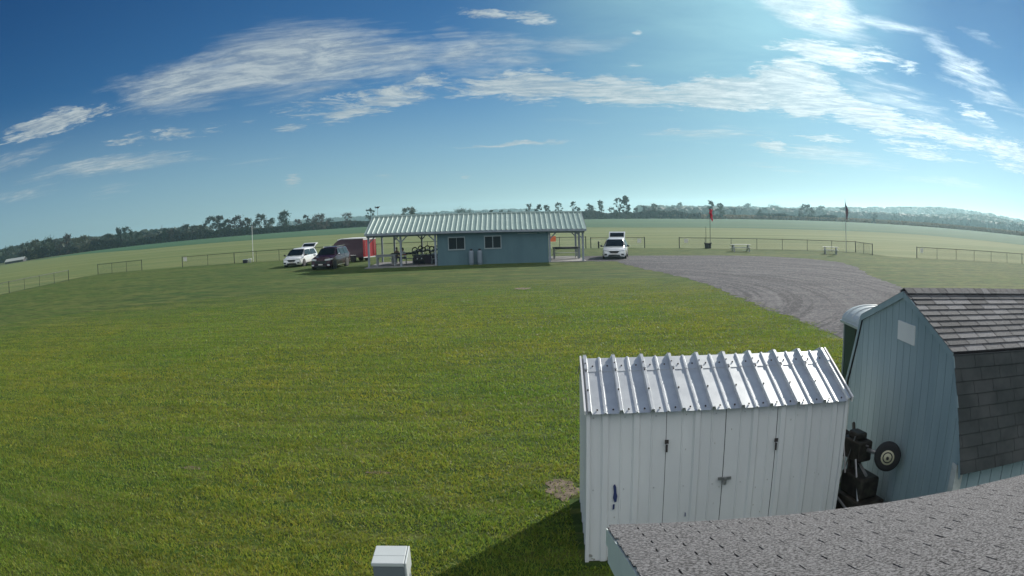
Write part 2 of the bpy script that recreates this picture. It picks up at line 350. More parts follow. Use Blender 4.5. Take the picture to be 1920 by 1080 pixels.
def thing(name, label, cat, loc=(0, 0, 0), rz=0.0, group=None):
    o = bpy.data.objects.new(name, None); C.objects.link(o); o.location = loc; o.rotation_euler = (0, 0, rz); o.empty_display_size = .2
    return tag(o, label, cat, group)
def struct(o, kind='structure'): o['kind'] = kind; return o
def copy_tree(o, parent=None):
    c = o.copy(); C.objects.link(c); c.parent = parent
    for ch in list(o.children): copy_tree(ch, c)
    return c
rnd = random.Random(5)

def npmesh(name, verts, faces, material, parent=None, idx=None):
    """fast mesh of equal-sized faces from numpy arrays"""
    me = bpy.data.meshes.new(name); k = faces.shape[1]
    me.vertices.add(len(verts)); me.vertices.foreach_set('co', np.ascontiguousarray(verts, dtype=np.float32).ravel())
    me.loops.add(faces.size); me.loops.foreach_set('vertex_index', np.ascontiguousarray(faces, dtype=np.int32).ravel())
    me.polygons.add(len(faces)); me.polygons.foreach_set('loop_start', np.arange(0, faces.size, k, dtype=np.int32))
    me.polygons.foreach_set('loop_total', np.full(len(faces), k, dtype=np.int32))
    for x in (material if isinstance(material, (list, tuple)) else [material]): me.materials.append(M[x])
    if idx is not None: me.polygons.foreach_set('material_index', idx.astype(np.int32))
    me.update(calc_edges=True); me.validate()
    o = bpy.data.objects.new(name, me); C.objects.link(o)
    if parent is not None: o.parent = parent
    return o

# ------------------------------------------------------------------ ground
def sheet(name, pts, z, material):
    m = MB(); m.poly([(x, y, z) for x, y in pts]); return struct(m.build(name, material))
R0 = 2500
sheet('ground', [(R0*math.sin(t*PI/24), R0*math.cos(t*PI/24)) for t in range(48)][::-1], 0.0, 'far_land')
# lawn inside the fence (slightly larger than the fence line)
def pol(az_, d): return (d*math.sin(rad(az_)), d*math.cos(rad(az_)))
sheet('lawn', [(-75, -25), (95, -25), (95, 56), (75, 57.5), (59, 60.2), (42.5, 63.0), (38.2, 66), (38, 70.2), (30, 73.5), (18.5, 78.7), (8, 80.9), (-20, 80.9), (-54.2, 81), (-56.6, 60), (-60, 45), (-75, 20)], .030, 'lawn')
far_ = [pol(a, d) for a, d in ((-60, 500), (-43, 440), (-40, 420), (-33, 495), (-29.5, 478), (-20, 445), (-11, 462), (0, 452), (10, 448), (16, 430), (21, 452), (28, 463), (33, 458), (43, 425), (60, 420))]
mid = [pol(a, d) for a, d in ((60, 180), (43, 184), (33, 195), (23, 186), (10, 188), (0, 205), (-11, 232), (-20, 246), (-30, 270), (-36, 380), (-40, 405))]
def band(name, near, farr, z, material):
    m = MB(); n = 60; a0, a1 = max(near[0][0], farr[0][0]), min(near[-1][0], farr[-1][0])
    for i in range(n):
        q = [a0+(a1-a0)*k/n for k in (i, i+1)]
        N_ = [np.interp(a, [p[0] for p in near], [p[1] for p in near]) for a in q]; F_ = [np.interp(a, [p[0] for p in farr], [p[1] for p in farr]) for a in q]
        for k in range(3):
            e = [[pol(q[j], N_[j]+(F_[j]-N_[j])*t) for t in (k/3, (k+1)/3)] for j in (0, 1)]
            m.poly([(*e[0][0], z), (*e[1][0], z), (*e[1][1], z), (*e[0][1], z)])
    return struct(m.build(name, material))
FIELD = [(-62, 470), (-43, 440), (-40, 430), (-36, 400), (-30, 300), (-20, 262), (-11, 246), (0, 220), (10, 203), (23, 201), (33, 210), (43, 200), (62, 200)]
band('airfield_grass', [(-62, 40), (-45, 62), (-36, 97), (-30, 91), (-20, 84), (-10, 80), (0, 79), (12, 80), (20, 80), (28, 81), (32, 74), (40, 74), (46, 80), (62, 80)], FIELD, .02, 'mown_field')
FAR = [(-40, 425), (-33, 495), (-29.5, 478), (-20, 445), (-11, 462), (0, 452), (10, 448), (16, 430), (21, 452), (28, 463), (33, 458), (43, 425), (60, 420)]
NEAR = [(-40, 405), (-36, 380), (-30, 275), (-20, 246), (-11, 232), (0, 205), (10, 188), (23, 186), (33, 195), (43, 184), (60, 180)]
band('crop_field', NEAR, FAR, .05, 'crop')
# gravel turning area with a ragged edge
gp = [(4.2, 60.2), (8.5, 58.6), (8.9, 53), (9.7, 48.1), (10.9, 39.6), (10.6, 32.9), (10.6, 28), (10.7, 23.9), (10.5, 21.1), (10.8, 17), (12, 12), (15, 6), (24, 2), (34, 8), (30, 22), (23, 31), (22.3, 35.5), (23.8, 42.5), (26.6, 50), (27.8, 56), (26.4, 60), (23.6, 63), (20.2, 64.6), (15.5, 65.3), (11.8, 65.8), (7.6, 66.4), (6.6, 66.6), (5.9, 61)]
ragged = []
for i, (x, y) in enumerate(gp):
    x2, y2 = gp[(i+1) % len(gp)]; L = math.hypot(x2-x, y2-y); n = max(1, int(L/.5)); nx, ny = -(y2-y)/L, (x2-x)/L
    for k in range(n):
        o_ = rnd.uniform(-.22, .22) if i not in (25, 26, 27) else 0
        ragged.append((x+(x2-x)*k/n+nx*o_, y+(y2-y)*k/n+ny*o_))
sheet('gravel_drive', ragged, .040, 'gravel')
# bare patches in the lawn
for (px, py, a, b, lb) in ((.6, 39.0, .5, .5, 'bare brown dirt patch in the lawn between camera and pavilion'), (-5.6, 10.8, .22, .12, 'small pale dead grass spot in the lower left lawn'), (-2.2, 10.9, .22, .07, 'small brown scrape in the lawn above the white cabinet'), (.66, 10.05, .26, .5, 'pebbly bare dirt patch beside the back corner of the white metal shed')):
    m = MB(); ring = []
    for i in range(26): t = 2*PI*i/26; r = rnd.uniform(.6, 1.1); ring.append((px+a*r*math.cos(t), py+b*r*math.sin(t), .036))
    m.poly(ring)
    for i in range(46):
        t = rnd.uniform(0, 2*PI); r = math.sqrt(rnd.random())*.85; s_ = rnd.uniform(.006, .016)
        m.sphere((px+a*r*math.cos(t), py+b*r*math.sin(t), .036), s_, 6, 3)
    struct(m.build('dirt_patch', 'dry_dirt'), 'structure')

# short lawn blades where the camera is near enough to see them: nobody could count them
def grass(seed, n, y0, y1, name, label, hs, mats_, power=1.0):
    g = np.random.default_rng(seed)
    d = y0 + (y1-y0)*g.random(n)**power; a = np.radians(g.uniform(-52, 30, n))
    x = d*np.sin(a); y = d*np.cos(a)
    tf = g.random(n) < .4; gx = np.round(x/.13)*.13+.05*np.sin(y*37); gy = np.round(y/.13)*.13+.05*np.sin(x*41); jx = g.normal(0, .032, (2, n)); x = np.where(tf, gx+jx[0]+.09*np.sin(gy*9.1+gx*5), x); y = np.where(tf, gy+jx[1]+.09*np.sin(gx*8.3), y)
    dens = np.sin(x*1.7+np.sin(y*1.3)*2)*np.sin(y*2.1+x*.6)
    keep = ~((x > .72) & (x < 4.1) & (y > 7.5) & (y < 9.7)) & ~((x > .4) & (y < 5.5)) & ~((x > 4.5) & (y < 10)) & ~((x > 6) & (x < 7.8) & (y > 10.9) & (y < 13))
    ix = x+.28*np.sin(y*3.1+x)+g.normal(0, .16, len(x)); iy = y+.3*np.sin(x*2.7); ins = np.zeros(len(x), bool)
    for q in range(len(gp)):
        (xa, ya), (xb, yb) = gp[q], gp[(q+1) % len(gp)]
        if ya != yb: ins ^= ((ya > iy) != (yb > iy)) & (ix < (xb-xa)*(iy-ya)/(yb-ya)+xa)
    keep &= ~ins & ~((((x-.66)/.26)**2+((y-10.05)/.5)**2 < 1) & (g.random(len(x)) < .8)) & ~(((x+1.12)/.2)**2+((y-5.6)/.25)**2 < 1)
    x, y, dens = x[keep], y[keep], dens[keep]; n = len(x)
    dd = np.hypot(x, y)
    fade = np.clip((44-dd)/20, .12, 1); h = hs*(.55+.75*g.random(n))*(1+.22*dens)*fade; wd = .0035+.00055*dd*(.6+.8*g.random(n)); t = g.uniform(0, 2*PI, n); ln = g.normal(0, .55, (n, 2))*h[:, None]
    cx, sx_ = np.cos(t)*wd, np.sin(t)*wd
    v = np.empty((n, 3, 3), np.float32)
    z0 = np.full(n, .03); v[:, 0] = np.stack([x-cx, y-sx_, z0], 1); v[:, 1] = np.stack([x+cx, y+sx_, z0], 1); v[:, 2] = np.stack([x+ln[:, 0], y+ln[:, 1], h+.03], 1)
    f = np.arange(n*3).reshape(n, 3)
    idx = np.where(g.random(n) < .60, 0, np.where(g.random(n) < .95, 1, 2))
    o = npmesh(name, v.reshape(-1, 3), f, mats_, idx=idx); struct(o, 'stuff'); tag(o, label, 'grass'); return o
def blade(name, c):
    m = bpy.data.materials.new(name); m.use_nodes = True; t = NT(m.node_tree); p = t.n['Principled BSDF']
    co = t.new('ShaderNodeTexCoord').outputs['Object']
    col = t.mix(t.rng(t.noise(co, .35, 5, .6), .36, .66), c, tuple(v*k for v, k in zip(c, (1.35, 1.12, 1.0))))
    col = t.mix(t.m('MULTIPLY', t.rng(t.noise(co, 1.6, 4, .6), .45, .7), .6), col, tuple(v*.62 for v in c))
    col = t.mix(t.m('MULTIPLY', t.rng(t.noise(co, .10, 4, .6), .44, .60), .55), col, (c[0]*.62, c[1]*.95, c[2]*.9))
    col = t.mix(t.m('MULTIPLY', t.rng(t.noise(t.mapping(co, rot=(0, 0, rad(9)), scale=(.12, 1.5, 1)), 1.0, 3, .6), .50, .60), .34), col, tuple(v*1.3 for v in c))
    col = t.mix(t.m('MULTIPLY', t.rng(t.noise(t.mapping(co, rot=(0, 0, rad(-6)), scale=(.15, 1.9, 1)), 1.0, 3, .6), .50, .62), .45), col, tuple(v*.6 for v in c))
    col = t.mix(t.m('MULTIPLY', t.rng(t.noise(co, 7.5, 3, .6), .44, .64), .5), col, tuple(v*.5 for v in c))
    t.put(p.inputs['Base Color'], col); p.inputs['Roughness'].default_value = .55; p.inputs['Specular IOR Level'].default_value = .25
    tr = t.new('ShaderNodeBsdfTranslucent'); t.put(tr.inputs[0], col); mx = t.new('ShaderNodeMixShader'); mx.inputs[0].default_value = .45
    t.l.new(p.outputs[0], mx.inputs[1]); t.l.new(tr.outputs[0], mx.inputs[2]); t.l.new(mx.outputs[0], t.n['Material Output'].inputs[0]); M[name] = m
blade('blade_green', (.195, .285, .038)); blade('blade_olive', (.275, .305, .048)); blade('blade_straw', (.31, .29, .08))
grass(3, 640000, 6.0, 44, 'grass', 'short mown olive green grass covering the near lawn', .042, ['blade_green', 'blade_olive', 'blade_straw'], 1.15)

# ------------------------------------------------------------------ white metal shed
def ribbed(m, x0, x1, step, fn, base=0.0, rib=.02, rw=.035, minor=True, off=0.0, minor_h=.5, mw=.6):
    """profiled sheet: list of (x, depth) across, swept by fn(x, depth, k) for k = 0, 1"""
    pts = []; x = x0; pts.append((x0, base)); k0 = math.floor((x0-off)/step)
    k = k0
    while True:
        c = off+k*step
        if c-rw > x0+.001 and c+rw < x1-.001:
            pts += [(c-rw, base), (c-rw*.55, base+rib), (c+rw*.55, base+rib), (c+rw, base)]
        if minor:
            c2 = c+step/2
            if c2-rw*mw > x0+.001 and c2+rw*mw < x1-.001: pts += [(c2-rw*mw, base), (c2-rw*mw/2, base+rib*minor_h), (c2+rw*mw/2, base+rib*minor_h), (c2+rw*mw, base)]
        k += 1
        if c > x1: break
    pts.append((x1, base))
    b = len(m.v)
    for kk in (0, 1):
        for (x, d) in pts: m.v.append(tuple(fn(x, d, kk)))
    n = len(pts)
    for i in range(n-1): m.f.append((b+i, b+i+1, b+n+i+1, b+n+i)); m.mi.append(m.cur)
    return m

shed = thing('metal_shed', 'white ribbed metal shed with bright galvanised roof in front of the blue barn shaped shed', 'shed', (.79, 7.65, 0), rad(-2.8))
SW, SD, SE, SRZ, SRY = 3.11, 1.98, 1.88, 2.25, 1.0
m = MB(); m.box(.02, SW-.02, .02, SD-.02, 0, SE-.03); m.build('inner_frame', 'dark_metal', shed)
doors = ((0.0, .868, 'wall'), (.874, 1.556, 'door'), (1.564, 2.19, 'door'), (2.198, SW, 'wall'))
for (a, b, nm) in doors:
    m = MB(); ribbed(m, a, b, .345, lambda x, d, k: (x, -d, .03 if k == 0 else SE), rib=.024, rw=.05, off=.19, mw=.22, minor_h=.35)
    dr = m.build('door' if nm == 'door' else 'front_wall', 'white_siding', shed)
    if nm == 'door':
        dr.name = 'door'
        if a > 1.2:
            m = MB(); m.box(1.50, 1.66, -.035, -.025, 1.0, 1.035); m.box(1.565, 1.60, -.06, -.03, .96, 1.03); m.tube((1.58, -.045, .95), (1.58, -.045, .99), .022, n=8); m.build('latch', 'steel', dr)
        hx = .875 if a < 1.2 else 2.19
        for hz in ((.45, 1.48) if a < 1.2 else (.4, 1.42)):
            m = MB(); m.box(hx-.022, hx+.022, -.036, -.028, hz, hz+.045); m.box(hx-.006, hx+.014, -.034, -.028, hz-.10, hz-.01); m.build('hinge', 'rust', dr)
m = MB(); ribbed(m, 0, SD, .345, lambda y, d, k: (-d, y, .03 if k == 0 else SE-.01), rib=.010, rw=.045, off=.15, mw=.22)
m.build('side_wall', 'white_siding', shed)
m = MB(); ribbed(m, 0, SD, .305, lambda y, d, k: (SW+d, y, .03 if k == 0 else SE-.01), rib=.028, rw=.045, off=.15); m.build('side_wall', 'white_siding', shed)
m = MB(); ribbed(m, 0, SW, .305, lambda x, d, k: (x, SD+d, .03 if k == 0 else SE), rib=.028, rw=.045, off=.16); m.build('back_wall', 'white_siding', shed)
for gx in (0.003, SW-.003): m = MB(); m.prism([(0, SE-.012), (SD, SE-.012), (SRY, SRZ-.03)], lambda a, b, t: (t, a, b), gx-.004, gx+.004); m.build('gable', 'white_siding', shed)
for cx in (0, SW): m = MB(); m.box(cx-.022, cx+.022, -.036, .05, .02, SE-.005); m.build('corner_trim', 'white_siding', shed, bevel=.006)
m = MB(); m.box(-.01, SW+.01, -.012, SD+.01, 0, .03); m.build('base_rail', 'grime', shed)
ts = math.atan2(SRZ-SE, SRY); cs, sn = math.cos(ts), math.sin(ts); SL = (SRY+.07)/cs
rf = MB()
def fr(x, d, k, lo=0.0, hi=1.0, ex=0.0):
    s_ = SL*(lo if k == 0 else hi); y = -.07+s_*cs; z = SE-.02+s_*sn
    return (x, y-(d+ex)*sn, z+(d+ex)*cs)
ribbed(rf, -.03, SW+.05, .345, lambda x, d, k: fr(x, d, k, 0, .99), rib=.043, rw=.028, off=.015, minor_h=.32)
ribbed(rf, -.03, SW+.05, .345, lambda x, d, k: (x, 2*SRY+.0-fr(x, d, k, 0, .99)[1], fr(x, d, k, 0, .99)[2]), rib=.043, rw=.028, off=.015, minor_h=.32)
roof = rf.build('roof', 'galvanised', shed)
sol = roof.modifiers.new('s', 'SOLIDIFY'); sol.thickness = .003
rc = MB()
ribbed(rc, -.032, SW+.052, .345, lambda x, d, k: fr(x, d, k, .74, .998, .005), rib=.045, rw=.030, off=.015, minor_h=.32)
ribbed(rc, -.032, SW+.052, .345, lambda x, d, k: (x, 2*SRY-fr(x, d, k, .74, .998, .005)[1], fr(x, d, k, .74, .998, .005)[2]), rib=.045, rw=.030, off=.015, minor_h=.32)
cap = rc.build('ridge_cap', 'galvanised', roof); sol = cap.modifiers.new('s', 'SOLIDIFY'); sol.thickness = .003
m = MB()
for i in range(10):
    cxx = .015+i*.345
    for off_, t_ in ((.085, .06), (.26, .06), (.085, .84), (.26, .84), (0, .70), (0, .84), (0, .35)):
        if cxx+off_ < SW:
            dd = .004 if off_ else .045
            p = Vector(fr(cxx+off_, dd, 0, t_)); p2 = Vector(fr(cxx+off_, dd+.012, 0, t_)); m.tube(p, p2, .011, .008, 6)
m.build('screws', 'rust', roof)
m = MB(); p = [fr(SW+.05, d, k, 0, 1) for k in (0, 1) for d in (-.04, .05)]
m.bar(fr(SW+.055, .02, 0, 0, 1), fr(SW+.055, .02, 1, 0, 1), .02, .07); m.build('rake_trim', 'trailer_white', roof); m = MB(); m.bar(fr(-.035, .02, 0, 0, 1), fr(-.035, .02, 1, 0, 1), .02, .05)
m.build('rake_trim', 'trailer_white', roof)
m = MB()
for zr in (.10, .95, 1.80):
    for k in range(9):
        xx = .06+.345*k
        if xx < SW-.03: m.tube((xx, -.002, zr), (xx, -.008, zr), .006, n=6)
m.build('wall_screws', 'steel', shed)
# flaked paint
m = MB()
for (x0, z0, pts) in ((.305, 1.0, [(-.02, .0), (.0, .02), (.015, -.02), (.02, -.09), (.03, -.13), (.02, -.20), (-.002, -.205), (-.02, -.15), (-.012, -.08)]), (.295, .77, [(-.01, .0), (.012, 0), (.01, -.06), (-.012, -.07)]), (1.13, .62, [(0, 0), (.012, -.01), (.014, -.055), (.002, -.06)])):
    m.prism([(x0+a, z0+b) for a, b in pts], lambda a, b, t: (a, t, b), -.0185, -.0155)
m.build('flaked_paint', 'blue_undercoat', shed)
m = MB()
for i in range(26):
    x = rnd.uniform(0.02, .5); z = rnd.uniform(.03, .12)*(1-x*.5); s_ = rnd.uniform(.015, .05)
    m.prism([(x+s_*rnd.uniform(.5, 1)*math.cos(t), z+s_*.6*rnd.uniform(.5, 1)*math.sin(t)) for t in (0, .9, 1.8, 2.7, 3.6, 4.5, 5.4)], lambda a, b, t: (a, t, max(.03, b)), -.0035, -.001)
for i in range(16):
    x = rnd.uniform(.1, 3.1); z = rnd.uniform(.5, 1.8); m.prism([(x, z), (x+.008, z), (x+.007, z-.02), (x, z-.016)], lambda a, b, t: (a, t, b), -.0045, -.002)
m.build('dirt_marks', 'grime', shed)

# ------------------------------------------------------------------ blue gambrel barn shed
HB = rad(-4.45)
barn = thing('barn_shed', 'blue grey barn shaped wooden shed with shingled gambrel roof at the right edge', 'shed', (4.775, 7.57, 0), HB)
BW, BE, BK, BKW, BP, BL = 1.86, 1.47, 2.60, 1.42, 3.09, 6.2
def btop(y):
    y = abs(y)
    return BP-(BP-BK)*y/BKW if y < BKW else BK-(BK-BE)*(y-BKW)/(1.93-BKW)
m = MB(); 
m.prism([(-BW+.03, 0), (BW-.03, 0), (BW-.03, btop(BW)-.05), (BKW, BK-.05), (0, BP-.05), (-BKW, BK-.05), (-BW+.03, btop(BW)-.05)], lambda a, b, t: (t, a, b), .012, BL-.012)
m.build('core', 'asphalt_felt', barn)
m = MB(); y = -BW; i = 0; bw = .2033
while y < BW-.01:
    y1 = min(y+bw-.012, BW); pts = [(y, .02), (y1, .02), (y1, btop(y1)-.04)]
    for kk in (-BKW, 0, BKW):
        pass
    for kk in (BKW, 0, -BKW):
        if y < kk < y1: pts.append((kk, btop(kk)-.04))
    pts.append((y, btop(y)-.04)); m.prism(pts, lambda a, b, t: (t, a, b), -.003, .012); y += bw
m.build('gable_wall', 'teal_siding', barn)
for ys in (-BW, BW-.03):
    m = MB(); x = 0.02
    while x < BL: m.box(x, min(x+bw-.01, BL), ys, ys+.03, .02, 1.62); x += bw
    m.build('side_wall', 'teal_siding', barn)
m = MB(); m.box(-.014, -.002, -1.42, 1.42, 2.575, 2.583); m.prism([(-.02, 0), (.02, 0), (.02, .03), (-.02, .03)], lambda a, b, t: (-.012, a, 2.7+b), 0, .001)
m = MB(); m.box(-.022, 0, -.36, .15, 2.51, 2.745); m.build('vent_cover', 'barn_white', barn, bevel=.004)
m = MB()                                              # white corner boards
m.box(-.022, .0, -BW-.02, -BW+.1, .02, 1.5); m.box(-.02, .10, -BW-.022, -BW, .02, 1.5); m.build('corner_board', 'white_trim', barn)
m = MB(); m.box(-.022, .0, BW-.1, BW+.02, .02, 1.5); m.build('corner_board', 'white_trim', barn)
def slope(p, q, t0, t1, name, par, mt, th=.03):
    """roof deck between profile points p and q (y, z)"""
    (ya, za), (yb, zb) = p, q; L = math.hypot(yb-ya, zb-za); ny, nz = -(zb-za)/L, (yb-ya)/L
    if nz < 0: ny, nz = -ny, -nz
    m = MB(); m.prism([(ya, za), (yb, zb), (yb+ny*th, zb+nz*th), (ya+ny*th, za+nz*th)], lambda a, b, t: (t, a, b), t0, t1); return m.build(name, mt, par)
def courses(m, p, q, x0, x1, expo, tab, th0, lift, seed, slot=.006, tones=1, first=0.0, thick=.006, keyed=True):
    (ya, za), (yb, zb) = p, q; L = math.hypot(yb-ya, zb-za); uy, uz = (yb-ya)/L, (zb-za)/L; ny, nz = -uz, uy
    if nz < 0: ny, nz = -ny, -nz
    r = random.Random(seed); k = 0; s_ = 0.0
    while s_ < L-.01:
        e = min(expo*1.06, L-s_); x = x0-((k % 2)*.5+r.uniform(-.02, .02) if keyed else r.random())*tab
        while x < x1:
            a, b = max(x+slot/2, x0), min(x+tab-slot/2, x1)
            if b-a > .02:
                l0 = th0+lift+r.uniform(0, .002); l1 = th0
                m.cur = r.choice(range(tones)) if tones > 1 else 0
                pts = []
                for (sv, lv, tk) in ((s_, l0, thick), (s_+e, l1, thick*.4)):
                    for lvv in (lv, lv+tk): pts.append((ya+uy*sv+ny*lvv, za+uz*sv+nz*lvv))
                pl_ = [pts[0], pts[2], pts[3], pts[1]]
                m.prism(pl_, lambda aa, bb, t: (t, aa, bb), a, b)
            x += tab
        s_ += expo; k += 1
    m.cur = 0
barnroof = bpy.data.objects.new('roof', None); C.objects.link(barnroof); barnroof.parent = barn
O_ = -.02
Rk, Rb, Re = (0, BP), (-BKW-.02, BK-.0), (-1.99, BE-.04)
slope(Rb, Rk, O_, BL+.08, 'roof_deck', barnroof, 'asphalt_felt'); slope(Re, Rb, O_, BL+.08, 'roof_deck', barnroof, 'asphalt_felt')
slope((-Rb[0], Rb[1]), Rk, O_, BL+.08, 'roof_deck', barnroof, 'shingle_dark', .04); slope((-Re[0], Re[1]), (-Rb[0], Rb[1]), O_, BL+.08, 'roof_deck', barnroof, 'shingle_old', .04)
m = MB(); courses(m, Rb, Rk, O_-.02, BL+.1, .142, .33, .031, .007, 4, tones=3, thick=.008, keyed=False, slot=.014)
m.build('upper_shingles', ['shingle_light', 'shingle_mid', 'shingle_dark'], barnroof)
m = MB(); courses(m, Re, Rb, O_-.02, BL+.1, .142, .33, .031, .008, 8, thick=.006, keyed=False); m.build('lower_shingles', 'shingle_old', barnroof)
m = MB(); x = O_
while x < BL:
    m.cur = rnd.choice((0, 1, 1, 2))
    m.prism([(-.13, BP-.045+.045), (0, BP+.048), (.13, BP+.0), (.13, BP+.012), (0, BP+.062), (-.13, BP+.012)], lambda a, b, t: (t, a, b+.01), x, x+.132); x += .14
m.cur = 0; m.build('ridge_shingles', ['shingle_light', 'shingle_mid', 'shingle_dark'], barnroof)
for sgn in (1, -1):
    m = MB()
    for (a, b) in (((0, BP), (BKW+.02, BK)), ((BKW+.02, BK), (1.99, BE-.04))):
        L = math.hypot(b[0]-a[0], b[1]-a[1]); ny, nz = (b[1]-a[1])/L, -(b[0]-a[0])/L
        if nz < 0: ny, nz = -ny, -nz
        m.prism([(sgn*a[0], a[1]-.05), (sgn*b[0], b[1]-.05), (sgn*(b[0]+ny*.03), b[1]+nz*.03), (sgn*(a[0]+ny*.03), a[1]+nz*.03)], lambda aa, bb, t: (t, aa, bb), O_-.012, O_-.0)
    m.build('rake_board', 'teal_siding', barnroof)

# ------------------------------------------------------------------ tipped-up implement and wheel between the sheds
imp = thing('sickle_mower', 'dark greasy two wheeled farm implement tipped up between the white shed and the blue barn', 'farm implement', (4.36, 7.70, .03), rad(8))
m = MB(); m.box(-.26, .18, -.45, .30, .05, .52); m.box(-.2, .12, -.32, .2, .52, .8); m.build('chassis', 'oily_metal', imp, bevel=.03)
m = MB(); m.box(-.12, .12, -.05, .38, .93, 1.2); m.box(-.08, .08, .05, .3, 1.2, 1.29); m.tube((0, .2, .75), (0, .2, 1.0), .09, n=12); m.bar((-.1, .1, 1.1), (.1, .45, 1.32), .05, .05); m.build('gearbox', 'oily_metal', imp, bevel=.025)
m = MB(); m.tube((0, .42, 1.05), (.07, -.42, 1.12), .028, n=10); m.tube((0, .42, 1.12), (0, -.1, 1.16), .012, n=6); m.build('axle', 'steel', imp)
m = MB()
for (a_, b_, c_) in (((-.2, -.3, .5), (-.16, -.05, 1.0), .014), ((-.14, .3, .55), (-.1, .1, 1.25), .011), ((-.27, -.42, .3), (-.27, .25, .48), .018), ((-.12, -.3, .85), (.1, .35, .92), .02), ((-.24, .05, .8), (-.1, .4, 1.2), .012)): m.tube(a_, b_, c_, n=8)
for k in range(7): m.tube((-.265, -.4+k*.1, .2), (-.285, -.4+k*.1, .2), .012, n=6)
m.build('linkage', 'steel', imp)
for (wy, wz, wx, cn) in ((-.47, 1.12, .08, 0), (.5, 1.05, -.06, 1)):
    wh = bpy.data.objects.new('wheel', None); C.objects.link(wh); wh.parent = imp; wh.location = (wx, wy, wz); wh.rotation_euler = (0, 0, rad(-38 if cn == 0 else -25))
    m = MB(); m.lathe([(.10, -.055), (.155, -.062), (.185, -.04), (.192, 0), (.185, .04), (.155, .062), (.10, .055)], axis='y', n=28); m.build('tyre', 'black_rubber', wh, smooth=True)
    m = MB(); m.lathe([(.1, -.045), (.095, -.060), (.06, -.052), (.045, -.066), (.02, -.07)], axis='y', n=20); m.build('rim', 'hub_cream' if cn == 0 else 'oily_metal', wh, smooth=True)
    m = MB(); m.tube((0, -.068, 0), (0, -.09, 0), .022, n=6); m.build('hub_nut', 'rust', wh)

# ------------------------------------------------------------------ portable toilet behind the barn
pt = thing('portable_toilet', 'dark green portable toilet with grey domed roof behind the blue barn', 'portable toilet', (6.35, 11.55, 0), rad(-5))
m = MB(); m.box(0, 1.12, 0, 1.16, .08, 1.97); m.build('cabin', 'porta_green', pt, bevel=.02)
m = MB()
m.box(-.012, 0, .5, .56, .2, 1.9); m.build('cabin_seam', 'black_plastic', pt)
for cx, cy in ((-.02, -.02), (1.1, -.02), (-.02, 1.14), (1.1, 1.14)): m = MB(); m.box(cx, cx+.03, cy, cy+.03, .06, 1.985); m.build('corner_post', 'grey_plastic', pt)
ring = []
for i in range(17):
    t = PI*i/16; ring.append((.56-.62*math.cos(t), 1.97+.30*math.sin(t)))
m = MB(); m.prism(ring, lambda a, b, t: (a, t, b), -.06, 1.22)
for yy in (.1, .42, .74, 1.04):
    m.prism([(a*1.0, b+.018 if b > 1.975 else b) for a, b in ring], lambda a, b, t: (a, t, b), yy, yy+.05)
m.box(-.085, -.02, -.07, 1.23, 1.93, 1.985); m.box(1.14, 1.2, -.07, 1.23, 1.93, 1.985)
m.build('domed_roof', 'dome_grey', pt, bevel=.008)
m = MB(); m.box(-.03, 1.15, -.03, 1.19, 0, .08); m.build('skid_base', 'black_plastic', pt)

# ------------------------------------------------------------------ near building (its roof is under the camera)
A = Vector((.54, 3.93, 2.152)); RAZ, REL, EAZ = rad(2.6), rad(-17.5), rad(96)
uD = Vector((math.sin(RAZ)*math.cos(REL), math.cos(RAZ)*math.cos(REL), math.sin(REL)))     # down the slope, away from the camera
uE = Vector((math.sin(EAZ), math.cos(EAZ), 0)); nR = uE.cross(uD).normalized(); nR = nR if nR.z > 0 else -nR
nb = thing('near_building', 'grey shingled roof of the building directly below the camera at lower right', 'building', (0, 0, 0))
NLEN, NSL = 9.0, 5.2
def RP(e, s_, h=0.0): return A + uE*e - uD*s_ + nR*h            # e along eave, s up the slope
m = MB(); m.loft([[RP(0, 0), RP(NLEN, 0), RP(NLEN, 0, .03), RP(0, 0, .03)], [RP(0, NSL), RP(NLEN, NSL), RP(NLEN, NSL, .03), RP(0, NSL, .03)]]); 
nroof = m.build('roof_deck', 'asphalt_felt', nb)
m = MB(); ex, tab, k = .143, .305, 0; s_ = -.03
while s_ < NSL-.1:
    x = -.015 - ((k % 2)*.5 + (k % 5)*.0)*tab + rnd.uniform(-.01, .01)
    if k % 2: x -= 0
    while x < 6.5:
        a, b = max(x+.0045, -.02), min(x+tab-.0045, 6.5)
        if b-a > .03:
            l = .031+rnd.uniform(0, .0025)
            low = [RP(a, s_, l+.004), RP(b, s_, l+.004), RP(b, s_, l+.011), RP(a, s_, l+.011)]
            hi_ = [RP(a, s_+ex, l-.002), RP(b, s_+ex, l-.002), RP(b, s_+ex, l+.004), RP(a, s_+ex, l+.004)]
            m.loft([low, hi_])
            # solid upper half of the tab keeps the slots short
            if True:
                pass
        x += tab
    # bridge strip covering the top part of the slots
    l = .031
    m.loft([[RP(-.02, s_+ex*.66, l+.0035), RP(6.5, s_+ex*.66, l+.0035), RP(6.5, s_+ex*.66, l+.0072), RP(-.02, s_+ex*.66, l+.0072)], [RP(-.02, s_+ex, l), RP(6.5, s_+ex, l), RP(6.5, s_+ex, l+.0035), RP(-.02, s_+ex, l+.0035)]])
    s_ += ex; k += 1
m.build('shingles', 'near_shingle', nroof)
m = MB(); m.loft([[RP(-.008, 0, -.19), RP(.02, 0, -.19), RP(.02, 0, .03), RP(-.008, 0, .03)], [RP(-.008, NSL, -.19), RP(.02, NSL, -.19), RP(.02, NSL, .03), RP(-.008, NSL, .03)]])
m.loft([[RP(-.022, 0, -.075), RP(-.008, 0, -.075), RP(-.008, 0, .022), RP(-.022, 0, .022)], [RP(-.022, NSL, -.075), RP(-.008, NSL, -.075), RP(-.008, NSL, .022), RP(-.022, NSL, .022)]])
m.build('rake_board', 'teal_trim', nroof)
